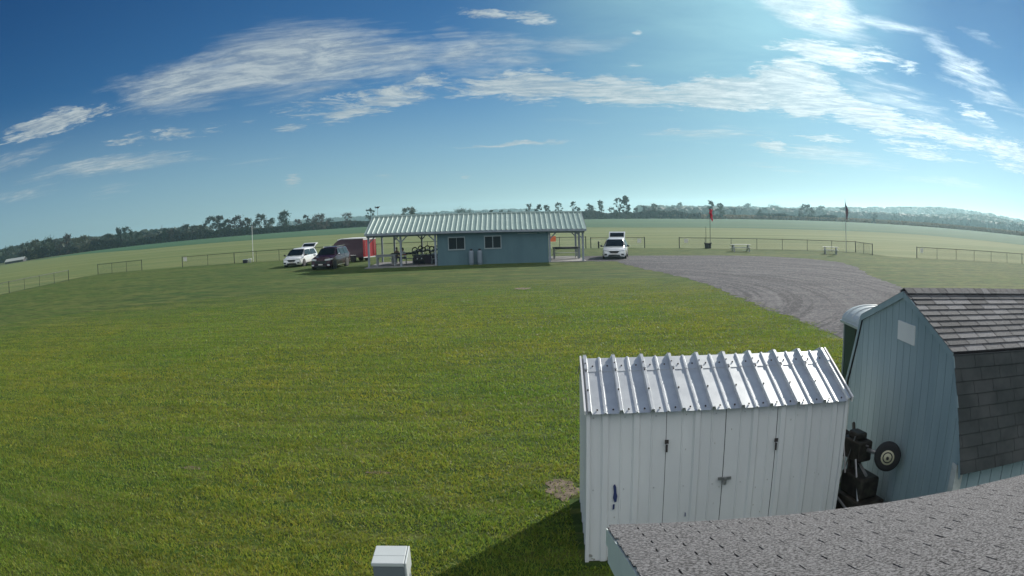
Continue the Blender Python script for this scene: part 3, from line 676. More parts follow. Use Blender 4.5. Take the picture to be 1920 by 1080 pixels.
m = MB(); m.loft([[RP(.02, 0, -.15), RP(.02, .03, -.15), RP(.02, .03, 0), RP(.02, 0, 0)], [RP(NLEN, 0, -.15), RP(NLEN, .03, -.15), RP(NLEN, .03, 0), RP(NLEN, 0, 0)]]); m.build('fascia_board', 'teal_trim', nroof)
m = MB()
wl = [RP(.12, .35), RP(.12, NSL-.05)]; wr = [RP(NLEN-.1, .35), RP(NLEN-.1, NSL-.05)]
m.loft([[(wl[0].x, wl[0].y, 0), (wr[0].x, wr[0].y, 0), (wr[0].x, wr[0].y, wr[0].z-.03), (wl[0].x, wl[0].y, wl[0].z-.03)], [(wl[1].x, wl[1].y, 0), (wr[1].x, wr[1].y, 0), (wr[1].x, wr[1].y, wr[1].z-.03), (wl[1].x, wl[1].y, wl[1].z-.03)]])
m.build('wall', 'teal_siding', nb)

# ------------------------------------------------------------------ white cabinet
cb = thing('utility_cabinet', 'small white metal utility cabinet standing alone on the lawn at the bottom edge', 'utility box', (-1.10, 5.60, 0), rad(2))
m = MB(); m.box(-.14, .14, -.17, .17, 0, 1.16); m.build('cabinet_body', 'box_white', cb, bevel=.008)
m = MB(); m.box(-.15, .132, -.18, -.03, 1.16, 1.195); m.box(-.15, .132, -.027, .18, 1.16, 1.195); m.box(.136, .152, -.18, .18, 1.0, 1.195); m.build('lid', 'box_white', cb, bevel=.006)
m = MB(); m.box(.141, .15, -.12, -.11, .1, .99); m.box(.141, .148, .06, .068, .1, .99); m.build('side_seam', 'grey_plastic', cb)
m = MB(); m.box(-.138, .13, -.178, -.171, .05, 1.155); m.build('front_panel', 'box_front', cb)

# ------------------------------------------------------------------ pavilion
pv = thing('pavilion', 'long sage green club pavilion with ribbed metal roof and open ends', 'pavilion', (-11.6, 59.35, 0))
PL = 17.65                                           # length along x; local x = 0 .. PL
def dz(x): return .19*(1-x/PL)                         # the roof line rises gently to the left, as the ground does
PD = 6.7
m = MB(); m.box(-.3, 5.7, -.2, PD+.1, 0, .1); m.build('floor_slab', 'concrete', pv, bevel=.01)
m = MB(); m.box(14.7, PL+.1, -.25, PD+.1, 0, .1); m.build('floor_slab', 'concrete', pv, bevel=.01)
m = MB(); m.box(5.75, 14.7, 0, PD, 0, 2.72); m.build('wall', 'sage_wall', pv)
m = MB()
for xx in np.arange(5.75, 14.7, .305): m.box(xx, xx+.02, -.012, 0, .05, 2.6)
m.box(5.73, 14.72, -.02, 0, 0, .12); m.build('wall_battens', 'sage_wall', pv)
for wx in (6.7, 9.62):
    wf = MB(); W0, W1, Z0, Z1 = wx, wx+1.25, 1.33, 2.24
    wf.box(W0-.07, W1+.07, -.05, 0, Z1, Z1+.09); wf.box(W0-.07, W1+.07, -.06, 0, Z0-.09, Z0); wf.box(W0-.07, W0, -.045, 0, Z0, Z1); wf.box(W1, W1+.07, -.045, 0, Z0, Z1)
    if wx > 8: wf.box((W0+W1)/2-.03, (W0+W1)/2+.03, -.04, 0, Z0, Z1)
    else: wf.box((W0+W1)/2-.012, (W0+W1)/2+.012, -.035, 0, Z0, Z1)
    o = wf.build('window', 'frame_paint', pv); g_ = MB(); g_.box(W0, W1, -.02, -.004, Z0, Z1); g_.build('pane', 'window_glass', o)
m = MB(); m.box(12.25, 13.8, -.04, 0, 2.40, 2.44); m.box(14.0, 14.5, -.03, 0, 2.41, 2.44); m.build('wall_conduit', 'grey_plastic', pv)
# posts, braces, beams
def post(x, y, h):
    p = MB(); p.box(x-.075, x+.075, y-.075, y+.075, .1, h+dz(x)); return p.build('post', 'pavilion_timber', pv)
def brace(x, y, z, dx, s_=.55):
    p = MB(); p.bar((x, y, z-s_+dz(x)), (x+dx*s_, y, z+dz(x)), .09, .09, (0, 1, 0)); return p.build('brace', 'pavilion_timber', pv)
for x in (.05, 2.75, 5.6): post(x, .05, 2.45)
for x in (.05, 1.2, 3.72, 5.6): post(x, PD-.1, 2.45)
for x, d in ((.05, 1), (2.75, 1), (2.75, -1), (5.6, -1)):
    brace(x, .05, 2.42, d)
for x, d in ((1.2, 1), (3.72, 1), (3.72, -1), (5.6, -1)): brace(x, PD-.1, 2.42, d)
for x, y in ((14.8, .05), (PL-.15, .05), (14.8, PD-.1), (PL-.15, PD-.1), (PL-.15, 3.3)): post(x, y, 2.45)
for x, y, d in ((14.8, .05, 1), (PL-.15, .05, -1), (14.8, PD-.1, 1), (PL-.15, PD-.1, -1)): brace(x, y, 2.42, d)
for y in (.05, PD-.1):
    for a, b in ((-.1, 5.75), (14.7, PL)):
        m = MB(); m.bar((a, y, 2.52+dz(a)), (b, y, 2.52+dz(b)), .1, .30); m.build('beam', 'pavilion_timber', pv)
for xx in (-.05, PL-.08):
    m = MB(); m.bar((xx, 0, 2.54+dz(xx)), (xx, PD, 2.54+dz(xx)), .1, .24); m.build('beam', 'pavilion_timber', pv)
# roof
EZ, RZ_, EY, RY, EX0, EX1 = 2.67, 4.03, -.38, 3.4, -.18, PL+.12
L_ = math.hypot(RY-EY, RZ_-EZ)
rm = MB()
def rfn(sgn):
    def f(x, d, k):
        y = EY if k == 0 else RY; z = (EZ if k == 0 else RZ_)+dz(x)
        ny, nz = -(RZ_-EZ)/L_, (RY-EY)/L_
        y += ny*d; z += nz*d
        return (x, y if sgn > 0 else 2*RY-y, z)
    return f
for sg in (1, -1): ribbed(rm, EX0, EX1, .405, rfn(sg), rib=.055, rw=.055, off=.05, minor=False, base=.02)
ro = rm.build('roof', 'sage_roof', pv); sol = ro.modifiers.new('s', 'SOLIDIFY'); sol.thickness = .012
m = MB(); m.prism([(-.17, -.045), (0, .06), (.17, -.045), (.17, -.03), (0, .078), (-.17, -.03)], lambda a, b, t: (t, RY+a, RZ_+dz(t)+.05+b), EX0, EX1); m.build('ridge_cap', 'sage_roof', ro)
m = MB()
m.bar((EX0, EY-.01, EZ-.07+dz(EX0)), (EX1, EY-.01, EZ-.07+dz(EX1)), .04, .17); m.bar((EX0, 2*RY-EY, EZ-.07+dz(EX0)), (EX1, 2*RY-EY, EZ-.07+dz(EX1)), .04, .17)
for xx in (EX0+.0, EX1-.0):
    for s_ in (1, -1):
        y0 = EY if s_ > 0 else 2*RY-EY; m.bar((xx, y0, EZ-.06+dz(xx)), (xx, RY, RZ_-.06+dz(xx)), .03, .17, (0, 0, 1))
m.build('fascia_board', 'pavilion_timber', ro)
m = MB()                                             # soffit and trusses seen through the open ends
m.poly([(EX0, EY, EZ-.02+dz(0)), (EX1, EY, EZ-.02), (EX1, 2*RY-EY, EZ-.02), (EX0, 2*RY-EY, EZ-.02+dz(0))]); m.build('ceiling', 'pavilion_timber', pv)
m = MB()
for xx in (EX0+.05, EX1-.05): m = MB(); m.prism([(EY+.1, EZ-.05), (2*RY-EY-.1, EZ-.05), (RY, RZ_-.05)], lambda a, b, t: (t, a, b+dz(xx)), xx-.015, xx+.015); m.build('gable', 'sage_wall', pv)

# weather mast on the left end of the ridge
wm = thing('weather_mast', 'thin mast with dark instrument head above left end of the pavilion ridge', 'mast', (-11.34, 63.0, 4.05))
m = MB(); m.tube((0, 0, 0), (0, 0, .98), .02, .016, 8); m.build('pole', 'steel', wm)
m = MB(); m.sphere((.02, 0, 1.03), .12, 10, 6, (1.3, 1, .7)); m.bar((-.2, 0, .98), (.22, 0, 1.12), .04, .05); m.tube((-.2, 0, 1.0), (-.2, 0, 1.16), .05, .02, 8); m.build('instrument_head', 'dark_metal', wm)
vt = thing('vent_pipe', 'short curved white vent pipe standing on the left part of the pavilion ridge', 'vent', (-9.9, 63.15, 4.05+.1))
m = MB()
for k in range(8):
    a, b = PI*k/8, PI*(k+1)/8; m.tube((-.1+.1*math.cos(a), 0, .22+.1*math.sin(a)), (-.1+.1*math.cos(b), 0, .22+.1*math.sin(b)), .03, n=8)
m.tube((0, 0, -.05), (0, 0, .24), .03, n=8); m.tube((-.28, 0, 0), (-.28, 0, .2), .03, n=8); m.build('pipe', 'grey_plastic', vt, smooth=True)

# propane tanks
def tank(x, lb):
    t = thing('propane_tank', lb, 'gas tank', (x, 59.05, 0), 0, 'propane tanks against the pavilion wall')
    m = MB(); m.lathe([(.0, .06), (.14, .07), (.19, .12), (.195, .2), (.195, 1.02), (.17, 1.13), (.09, 1.19), (.05, 1.2)], n=18); m.build('cylinder', 'tank_white', t, smooth=True)
    m = MB(); m.lathe([(.15, 0), (.16, .0), (.16, .1), (.15, .1)], n=14); m.build('foot_ring', 'tank_white', t)
    m = MB(); m.lathe([(.1, 1.15), (.11, 1.15), (.11, 1.31), (.1, 1.31)], n=12); m.tube((0, 0, 1.19), (0, 0, 1.28), .025, n=8); m.tube((-.05, 0, 1.27), (.05, 0, 1.27), .02, n=8); m.build('valve', 'dark_metal', t)
tank(-3.1, 'white gas cylinder between the two pavilion windows, left one of the pair')
tank(-2.42, 'white gas cylinder under the right pavilion window, right one of the pair')

# ------------------------------------------------------------------ furniture under and beside the pavilion
def trestle(name, label, x, y, L, D, H, mt, mleg, rz=0, shelf=False, group=None, cat='table', z=.1):
    t = thing(name, label, cat, (x, y, z), rz, group)
    m = MB(); n = 4
    for k in range(n): m.box(-L/2, L/2, -D/2+k*D/n+.005, -D/2+(k+1)*D/n-.005, H-.05, H)
    m.box(-L/2+.05, L/2-.05, -D/2+.04, -D/2+.07, H-.16, H-.05); m.box(-L/2+.05, L/2-.05, D/2-.07, D/2-.04, H-.16, H-.05)
    m.build('tabletop', mt, t)
    for sx_ in (-1, 1):
        for sy_ in (-1, 1):
            m = MB(); m.bar((sx_*(L/2-.12), sy_*(D/2-.08), 0), (sx_*(L/2-.12), sy_*(D/2-.08), H-.05), .09, .09, (0, 1, 0))
            m.build('leg', mleg, t)
        m = MB(); m.bar((sx_*(L/2-.12), -D/2+.1, .25), (sx_*(L/2-.12), D/2-.1, .25), .04, .08); m.bar((sx_*(L/2-.12), 0, H-.4), (sx_*(L/2-.55), 0, H-.08), .04, .08, (0, 1, 0)); m.build('brace', mleg, t)
    return t
trestle('work_table', 'grey wooden work table at the left end of the pavilion beside the red trailer', -10.3, 60.6, 1.75, .8, .95, 'wood_grey', 'wood_grey')
trestle('work_table', 'dark topped work table behind the left front pavilion post', -9.1, 63.4, 2.4, .8, .92, 'wood_dark', 'wood_grey')
trestle('work_table', 'long dark topped work table under the right open end of the pavilion', 4.75, 62.4, 2.3, .75, 1.0, 'wood_dark', 'wood_grey')
dt = trestle('work_table', 'long dark table piled with black chairs under the pavilion roof', -7.05, 61.5, 2.1, .8, .78, 'black_plastic', 'wood_dark')
m = MB(); m.box(-1.03, 1.03, -.42, -.39, .02, .74); m.build('skirt', 'skirt_cloth', dt); m = MB(); m.box(-1.03, 1.03, .39, .42, .02, .74); m.build('skirt', 'skirt_cloth', dt)
def bench(label, x, y, L, mt='wood_pale', rz=0):
    t = thing('bench', label, 'bench', (x, y, .1), rz)
    m = MB(); m.box(-L/2, L/2, -.15, .15, .41, .46); m.build('seat', mt, t)
    for s_ in (-1, 1):
        m = MB(); m.box(s_*(L/2-.2)-.03, s_*(L/2-.2)+.03, -.13, .13, 0, .41); m.build('leg', mt, t)
bench('pale plank bench behind the long table in the right open end of the pavilion', 4.75, 63.5, 2.2)
# black chairs with round backs stacked on the dark table
def chair0(name, label, group):
    t = thing(name, label, 'chair', (0, 0, 0), 0, group)
    m = MB(); m.box(-.24, .24, -.22, .22, -.05, .05); m.build('seat', 'black_plastic', t, bevel=.01)
    m = MB(); ring = []
    for k in range(13):
        a = PI*k/12; ring.append(((.22)*math.cos(a), .2, .12+.22*math.sin(a)))
    for a, b in zip(ring, ring[1:]): m.tube(a, b, .05, n=6)
    m.tube(ring[0], (.22, .2, .0), .03, n=6); m.tube(ring[-1], (-.22, .2, .0), .03, n=6); m.build('backrest', 'black_plastic', t)
    for sx_ in (-1, 1):
        for sy_ in (-1, 1):
            m = MB(); m.tube((sx_*.17, sy_*.16, .0), (sx_*.23, sy_*.2, -.38), .02, n=6); m.build('leg', 'black_plastic', t)
    m = MB(); m.lathe([(.02, -.012), (.055, -.01), (.055, .01), (.02, .012)], (0, -.22, .1), 'y', 12); m.build('hub_disc', 'white_plastic', t)
    return t
ch = None; G = 'black chairs heaped on the dark table'
for i in range(6):
    lb = ('leftmost black chair heaped on the dark table behind the right front pavilion post', 'second black chair from the left in the heap on the dark table', 'third black chair from the left in the heap on the dark table', 'third black chair from the right in the heap on the dark table', 'second black chair from the right in the heap on the dark table', 'rightmost black chair of the heap, next to the white chair')[i]
    if ch is None: ch = chair0('round_back_chair', lb, G); c = ch
    else: c = copy_tree(ch)
    c['label'] = lb; c.location = (-7.95+.36*i, 61.4+(i % 2)*.14, 1.16+(i % 2)*.08); c.rotation_euler = (rad((0, 12, -8, 5, 14, -6)[i]), rad((0, 14, -12, 8, -15, 6)[i]), rad((10, -20, 5, 25, -8, 12)[i]))
for i in range(2):
    c = copy_tree(ch); c['label'] = ('left one of two black chairs on the floor before the dark table', 'right one of two black chairs on the floor before the dark table')[i]
    c.location = (-7.75+.42*i, 60.75, .48); c.rotation_euler = (0, 0, rad(170+i*15)); c['group'] = 'black chairs on the floor'
wc = thing('plastic_chair', 'pale green plastic chair against the left end of the green pavilion wall', 'chair', (-6.28, 61.0, .1), rad(10))
m = MB(); m.box(-.24, .24, -.24, .24, .40, .44); m.build('seat', 'grey_plastic', wc, bevel=.01)
m = MB()
for k in range(5): m.box(-.22+k*.095, -.16+k*.095, .2, .235, .44, .88)
m.box(-.24, .24, .195, .24, .86, .93); m.build('backrest', 'grey_plastic', wc)
for sx_ in (-1, 1):
    for sy_ in (-1, 1): m = MB(); m.tube((sx_*.2, sy_*.2, .4), (sx_*.25, sy_*.24, 0), .022, n=6); m.build('leg', 'grey_plastic', wc)
    m = MB(); m.box(sx_*.25-.025, sx_*.25+.025, -.22, .22, .62, .65); m.tube((sx_*.25, -.2, .42), (sx_*.25, -.2, .63), .02, n=6); m.build('armrest', 'grey_plastic', wc)

# picnic tables on the lawn
def picnic(label, x, y, rz, L=1.9):
    t = thing('picnic_table', label, 'picnic table', (x, y, 0), rz, 'picnic tables on the grass by the fence')
    m = MB()
    for k in range(5): m.box(-L/2, L/2, -.36+k*.146, -.36+k*.146+.136, .72, .76)
    m.build('tabletop', 'wood_pale', t)
    for s_ in (-1, 1):
        m = MB(); m.box(-L/2, L/2, s_*.7-.13, s_*.7+.13, .42, .46); m.build('seat', 'wood_pale', t)
        for q in (-1, 1):
            m = MB(); m.bar((s_*(L/2-.25), q*.72, 0), (s_*(L/2-.25), q*.3, .72), .045, .12, (1, 0, 0)); m.build('leg', 'wood_grey', t)
        m = MB(); m.box(s_*(L/2-.25)-.02, s_*(L/2-.25)+.02, -.8, .8, .34, .42); m.build('crossbar', 'wood_grey', t)
    return t
picnic('pale wooden picnic table on the grass right of the red windsock', 23.35, 71.2, rad(-8), 2.1)
picnic('pale wooden picnic table on the grass at the foot of the flag pole', 32.4, 67.6, rad(-22), 1.75)

# ------------------------------------------------------------------ fences
def fence(label, pts, H, gaps=2.9, sign=None, endr=.05):
    t = thing('chain_link_fence', label, 'fence', (pts[0][0], pts[0][1], 0), 0, 'black chain link fence sections around the field')
    P = [Vector((x-pts[0][0], y-pts[0][1], 0)) for x, y in pts]
    rail = MB(); wire = MB()
    for s_, (a, b) in enumerate(zip(P, P[1:])):
        L = (b-a).length; n = max(1, round(L/gaps)); d = (b-a)/L
        for k in range(n+(1 if s_ == len(P)-2 else 0)):
            p = a+(b-a)*k/n; big = (s_ == 0 and k == 0) or (s_ == len(P)-2 and k == n) or k == 0
            m = MB(); r = endr if big else .028; m.tube(p, p+Vector((0, 0, H+.02)), r, n=8); m.sphere(tuple(p+Vector((0, 0, H+.02))), r, 8, 4); m.build('post', 'fence_black', t)
        rail.tube(a+Vector((0, 0, H-.02)), b+Vector((0, 0, H-.02)), .028, n=6); wire.tube(a+Vector((0, 0, .05)), b+Vector((0, 0, .05)), .006, n=4)
        st = .16; k = 0
        hh = H-.09
        while k*st < L:
            x0 = k*st
            for dr in (1, -1):
                xa, xb = x0, x0+dr*hh
                za, zb = .05, .05+hh
                if xb > L: zb = za+(L-xa); xb = L
                if xb < 0: zb = za+xa; xb = 0
                pa = a+d*xa+Vector((0, 0, za)); pb = a+d*xb+Vector((0, 0, zb))
                if (pb-pa).length > .05: wire.tube(pa, pb, .0035, n=3, caps=False)
            k += 1
    rail.build('top_rail', 'fence_black', t); wire.build('wire_mesh', 'fence_wire', t)
    return t
fence('fence section running off the left edge of the photo', [(-53.9, 72.4), (-55.8, 60.2), (-58.6, 46)], 1.32)
fence('short four post fence section between two gaps at the far left', [(-54.0, 80.6), (-46.2, 80.7)], 1.35, 2.6)
fence('long fence section running behind the white van and the pavilion', [(-39.4, 80.0), (-32.3, 80.6), (-12, 81.2), (8.4, 81.3)], 1.3, 3.1)
fence('short fence section behind the white van with its hatch open on the gravel', [(8.95, 81.2), (14.8, 79.8)], 1.2, 3.1)
fence('fence section behind the windsock and both picnic tables', [(18.5, 78.6), (37.7, 71.6), (37.3, 66.6)], 1.2, 3.1)
fence('fence section at the right edge beyond the gravel', [(41.7, 63.5), (58.3, 60.6), (66, 59.3)], 1.17, 2.6)
def sign(label, x, y, z, wd, ht, mt, ref):
    o = MB(); o.box(-wd/2, wd/2, -.02, -.008, -ht/2, ht/2); s_ = o.build('fence_sign', mt, bevel=.003); s_.location = (x, y-.06, z); return tag(s_, label, 'sign')
sign('small white sign on the fence post left of the white flag staff', -38.9, 79.95, 1.0, .5, .5, 'sign_white', 0)
sign('small white sign on the fence right of the van parked on gravel', 14.2, 79.9, .85, .45, .45, 'sign_white', 0)
sign('small white sign on the fence left of the windsock barrel', 19.2, 78.3, .85, .45, .4, 'sign_white', 0)
sign('small white sign on the left end of the rightmost fence', 42.3, 63.35, .85, .4, .45, 'sign_white', 0)
sign('orange sign hanging on the fence behind the right open end of the pavilion', 4.7, 81.2, 1.15, .75, .6, 'sign_orange', 0)
bo = thing('bollard', 'short black bollard post standing by the fence gap left of the gravel van', 'bollard', (9.75, 80.6, 0))
m = MB(); m.tube((0, 0, 0), (0, 0, .72), .09, n=12); m.build('post', 'fence_black', bo); m = MB(); m.sphere((0, 0, .72), .1, 12, 6); m.build('cap', 'fence_black', bo)

# ------------------------------------------------------------------ windsock, flag, white staff
ws = thing('windsock', 'limp red windsock on a dark pole standing in a barrel', 'windsock', (21.9, 77.9, .05))
m = MB(); m.tube((0, 0, 0), (.05, 0, 4.35), .035, .025, 8); m.build('pole', 'fence_black', ws)
m = MB(); m.tube((-.45, .1, 0), (-.45, .1, 2.35), .022, n=6); m.build('spare_pole', 'fence_black', ws)
m = MB(); m.lathe([(.17, -.01), (.18, 0), (.17, .01)], (.1, 0, 4.3), 'z', 14); m.build('hoop', 'dark_metal', ws)
rings = []
for k in range(13):
    t = k/12; z = 4.3-1.35*t; r = .17*(1-.55*t)+.02*math.sin(k*2.1); cx = .1+.18*t+.05*math.sin(k*1.3)
    rings.append([(cx+r*(1+.25*math.sin(3*a+k))*math.cos(a), r*(1+.25*math.cos(3*a+k*.7))*math.sin(a), z) for a in [2*PI*i/12 for i in range(12)]])
m = MB(); m.loft(rings, caps=False); m.build('sock', 'sock_red', ws, smooth=True)
bb = thing('barrel', 'dark round barrel holding the windsock pole', 'barrel', (21.65, 77.95, 0))
m = MB(); m.lathe([(.33, .0), (.36, .06), (.37, .3), (.385, .58), (.40, .6), (.36, .6), (.34, .45)], n=20); m.build('body', 'dark_metal', bb, smooth=True)
for s_ in (-1, 1): m = MB(); m.box(s_*.38-.06, s_*.38+.06, -.05, .05, .52, .66); m.build('handle', 'dark_metal', bb)
fp = thing('flag_pole', 'tall thin flag pole standing at the fence corner behind a picnic table', 'flag pole', (35.9, 70.6, 0))
m = MB(); m.tube((0, 0, 0), (0, 0, 5.7), .04, .025, 10); m.sphere((0, 0, 5.74), .05, 8, 5); m.build('pole', 'steel', fp)
fl = thing('flag', 'limp dark striped flag hanging from the top of the tall flag pole', 'flag', (35.9, 70.6, 5.55))
g_ = 10; rows = 26
def fpt(u, v):   # u across the folds, v downwards
    wd = (.05+.34*math.sin(min(1, v*1.25)*PI*.62))*(1-.25*v)
    return (.03+u*wd, .09*math.sin(u*9+v*5)*min(1, v*3), -1.95*v-.25*u*(1-v))
for (nm, mt, v0, v1, cond) in (('canton', 'flag_blue', 0, .45, None), ('red_stripes', 'flag_red', .0, 1, 1), ('white_stripes', 'flag_white', 0, 1, 0)):
    m = MB(); nu = 14
    for i in range(nu):
        for k in range(rows):
            v = k/rows; u = i/nu
            incanton = v < .5 and u < .62
            if (nm == 'canton') != incanton: continue
            if nm != 'canton' and ((i % 2) == 1) != bool(cond): continue
            m.poly([fpt(i/nu, k/rows), fpt((i+1)/nu, k/rows), fpt((i+1)/nu, (k+1)/rows), fpt(i/nu, (k+1)/rows)])
    m.build(nm, mt, fl, smooth=True)
st = thing('flag_staff', 'thin white staff standing by the fence left of the parked cars', 'pole', (-30.3, 82.0, 0))
m = MB(); m.tube((0, 0, 0), (0, 0, 4.2), .04, .03, 8); m.build('pole', 'trailer_white', st)
m = MB(); m.sphere((0, 0, 4.22), .05, 8, 5); m.build('finial', 'trailer_white', st)
bx = thing('storage_box', 'small dark box at the foot of the white staff', 'box', (-30.55, 80.0, 0))
m = MB(); m.box(-.32, .25, -.2, .2, 0, .4); m.build('body', 'dark_metal', bx, bevel=.02); m = MB(); m.box(-.34, .27, -.22, .22, .4, .46); m.build('lid', 'grey_plastic', bx, bevel=.01)
bk = thing('bucket', 'white bucket right of the dark box at the white staff', 'bucket', (-29.95, 79.9, 0))
m = MB(); m.lathe([(.15, 0), (.2, .48), (.21, .5), (.18, .5), (.14, .1)], n=16); m.build('body', 'trailer_white', bk, smooth=True); m = MB(); m.lathe([(.215, .44), (.222, .46), (.215, .48)], n=16); m.build('rim', 'trailer_white', bk)

# ------------------------------------------------------------------ vehicles (front towards local +x)
def wheel(par, x, y, r, wd, rimmat='chrome', side=1):
    wh = bpy.data.objects.new('wheel', None); C.objects.link(wh); wh.parent = par; wh.location = (x, y, r)
    m = MB(); m.lathe([(r*.62, -wd/2), (r*.9, -wd/2), (r, -wd*.35), (r, wd*.35), (r*.9, wd/2), (r*.62, wd/2)], axis='y', n=24); m.build('tyre', 'black_rubber', wh, smooth=True)
    m = MB(); m.lathe([(r*.62, side*wd*.42), (r*.55, side*wd*.3), (r*.15, side*wd*.36), (r*.12, side*wd*.4)], axis='y', n=20)
    for k in range(5):
        a = 2*PI*k/5; m.bar((0, side*wd*.36, 0), (math.cos(a)*r*.58, side*wd*.4, math.sin(a)*r*.58), .06, .03, (0, 1, 0))
    m.build('rim', rimmat, wh)
def ringp(x, W2, zb, zs, zbelt, zr, rw, top=None):
    """half section -> full ring; zs sill, rw roof half width"""
    h = [(W2*.86, zb), (W2*.98, zb+.12), (W2, zs), (W2*.97, zbelt), (rw, zr-.06), (rw*.86, zr), (rw*.4, zr+.025), (0, zr+.03)]
    L = [(x, -y, z) for y, z in h]; R = [(x, y, z) for y, z in reversed(h[:-1])]
    return L + R
def car(name, label, cat, loc, rz, paint, S, group=None, hatch=None, suv=False):
    t = thing(name, label, cat, loc, rz, group)
    Wd, Ht, Ln = S['W']/2, S['H'], S['L']; hz, bz = S['hood'], S['belt']
    xs = [(0, Wd*.78, .30, .45, .62, .66, Wd*.70), (-.10, Wd*.92, .24, .48, .74, .80, Wd*.82), (-.35, Wd*.985, .2, .5, hz-.16, hz-.06, Wd*.86), (-.95, Wd, .2, .5, hz-.07, hz, Wd*.86),
          (S['ws0'], Wd, .2, .5, bz, hz+.07, Wd*.84), (S['ws1'], Wd, .2, .5, bz+.02, Ht-.05, Wd*.70), (S['ws1']-.5, Wd, .2, .5, bz+.02, Ht, Wd*.72), (-Ln*.66, Wd, .2, .5, bz+.04, Ht, Wd*.72),
          (-Ln+.62, Wd, .22, .52, bz+.05, Ht-.04, Wd*.71), (-Ln+.2, Wd*.97, .28, .55, bz+.02, S['rear'], Wd*.69), (-Ln, Wd*.88, .34, .55, bz-.1, bz, Wd*.66)]
    m = MB(); m.loft([ringp(x, a, zb, zs, zl, zr, rw) for (x, a, zb, zs, zl, zr, rw) in xs]); body = m.build('body', paint, t, smooth=True)
    md = body.modifiers.new('es', 'EDGE_SPLIT'); md.split_angle = rad(40)
    # glass
    w0, w1 = S['ws0'], S['ws1']; e = .02
    m = MB(); m.poly([(w0+.05, -Wd*.80, bz+.10), (w0+.05, Wd*.80, bz+.10), (w1+.10+e, Wd*.66, Ht-.09), (w1+.10+e, -Wd*.66, Ht-.09)])
    g_ = m.build('windshield', 'car_glass', t); so_ = g_.modifiers.new('s', 'SOLIDIFY'); so_.thickness = .02; so_.offset = 1
    pane_x = [(w0-.28, w0-1.0), (w0-1.08, w0-2.0), (w0-2.08, -Ln+.62)]
    for s_ in (-1, 1):
        for q, (a, b) in enumerate(pane_x):
            yb, yt = s_*(Wd*.975+.012), s_*(Wd*.725+.03)
            zt = Ht-.13; z0 = bz+.06
            at = a-(.42 if q == 0 else .02)
            bt = b+(.18 if q == 2 else .02)
            m = MB(); m.poly([(a, yb, z0), (b, yb, z0+.02), (bt, yt, zt), (at, yt, zt)]); g2 = m.build('side_window', 'car_glass', t); q2 = g2.modifiers.new('s', 'SOLIDIFY'); q2.thickness = .015; q2.offset = 0
        for wx in (-.88, S['rw']):
            m = MB(); m.lathe([(.0, -.01), (S['wr']+.07, -.01), (S['wr']+.07, .012), (0, .012)], (wx, s_*(Wd+.002), S['wr']+.02), 'y', 22); m.build('wheel_arch', 'black_plastic', t)
            wheel(t, wx, s_*(Wd-.085), S['wr'], .23, 'chrome', s_)
        m = MB(); m.loft([[(.02, s_*Wd*.40, S['hl']), (.02, s_*Wd*.40, S['hl']+.12), (-.08, s_*Wd*.86, S['hl']+.16), (-.08, s_*Wd*.86, S['hl']+.02)], [(-.28, s_*Wd*.42, S['hl']+.04), (-.28, s_*Wd*.42, S['hl']+.15), (-.42, s_*Wd*1.0, S['hl']+.20), (-.42, s_*Wd*1.0, S['hl']+.08)]]); m.build('headlight', 'lamp_glass', t, bevel=.01)
        m = MB(); m.sphere((w0-.12, s_*(Wd+.16), bz+.12), .11, 10, 6, (.6, 1.1, .75)); m.bar((w0-.12, s_*Wd*.95, bz+.04), (w0-.12, s_*(Wd+.12), bz+.09), .05, .05); m.build('mirror', 'black_plastic' if paint == 'van_white' else 'chrome', t, smooth=True)
        m = MB(); m.box(-.02, .03, s_*Wd*.72-.11, s_*Wd*.72+.11, .38, .5); m.build('fog_light', 'black_plastic' if paint == 'van_white' else 'lamp_glass', t)
        m = MB(); m.bar((-1.5, s_*(Wd+.012), .34), (S['rw']+.6, s_*(Wd+.012), .34), .02, .07); m.build('sill_trim', 'chrome' if suv else 'black_plastic', t)
        for hx in (w0-1.05, w0-2.05):
            m = MB(); m.bar((hx, s_*(Wd+.01), bz-.1), (hx-.2, s_*(Wd+.01), bz-.1), .03, .03); m.build('door_handle', 'chrome' if suv else paint, t)
        m = MB(); m.box(-Ln-.01, -Ln+.1, s_*Wd*.72-.1, s_*Wd*.72+.1, bz-.32, bz-.02); m.build('tail_light', 'tail_red', t)
    m = MB()
    if suv: m.prism([(-Wd*.5, .56), (Wd*.5, .56), (Wd*.54, .80), (-Wd*.54, .80)], lambda a, b, tt: (tt, a, b), -.03, .03)
    else: m.prism([(-Wd*.30, .56), (Wd*.30, .56), (Wd*.44, .70), (Wd*.36, .745), (-Wd*.36, .745), (-Wd*.44, .70)], lambda a, b, tt: (tt, a, b), -.03, .03)
    m.build('grille', 'black_plastic', t)
    m = MB(); m.prism([(-Wd*.55, .27), (Wd*.55, .27), (Wd*.45, .42), (-Wd*.45, .42)], lambda a, b, tt: (tt, a, b), -.04, .035); m.build('lower_grille', 'black_plastic', t)
    m = MB(); m.box(.03, .045, -.2, .2, .44, .54); m.build('number_plate', 'sign_white', t)
    m = MB(); m.box(-Ln-.04, -Ln+.05, -Wd*.8, Wd*.8, .35, .6); m.build('rear_bumper', paint, t, bevel=.02)
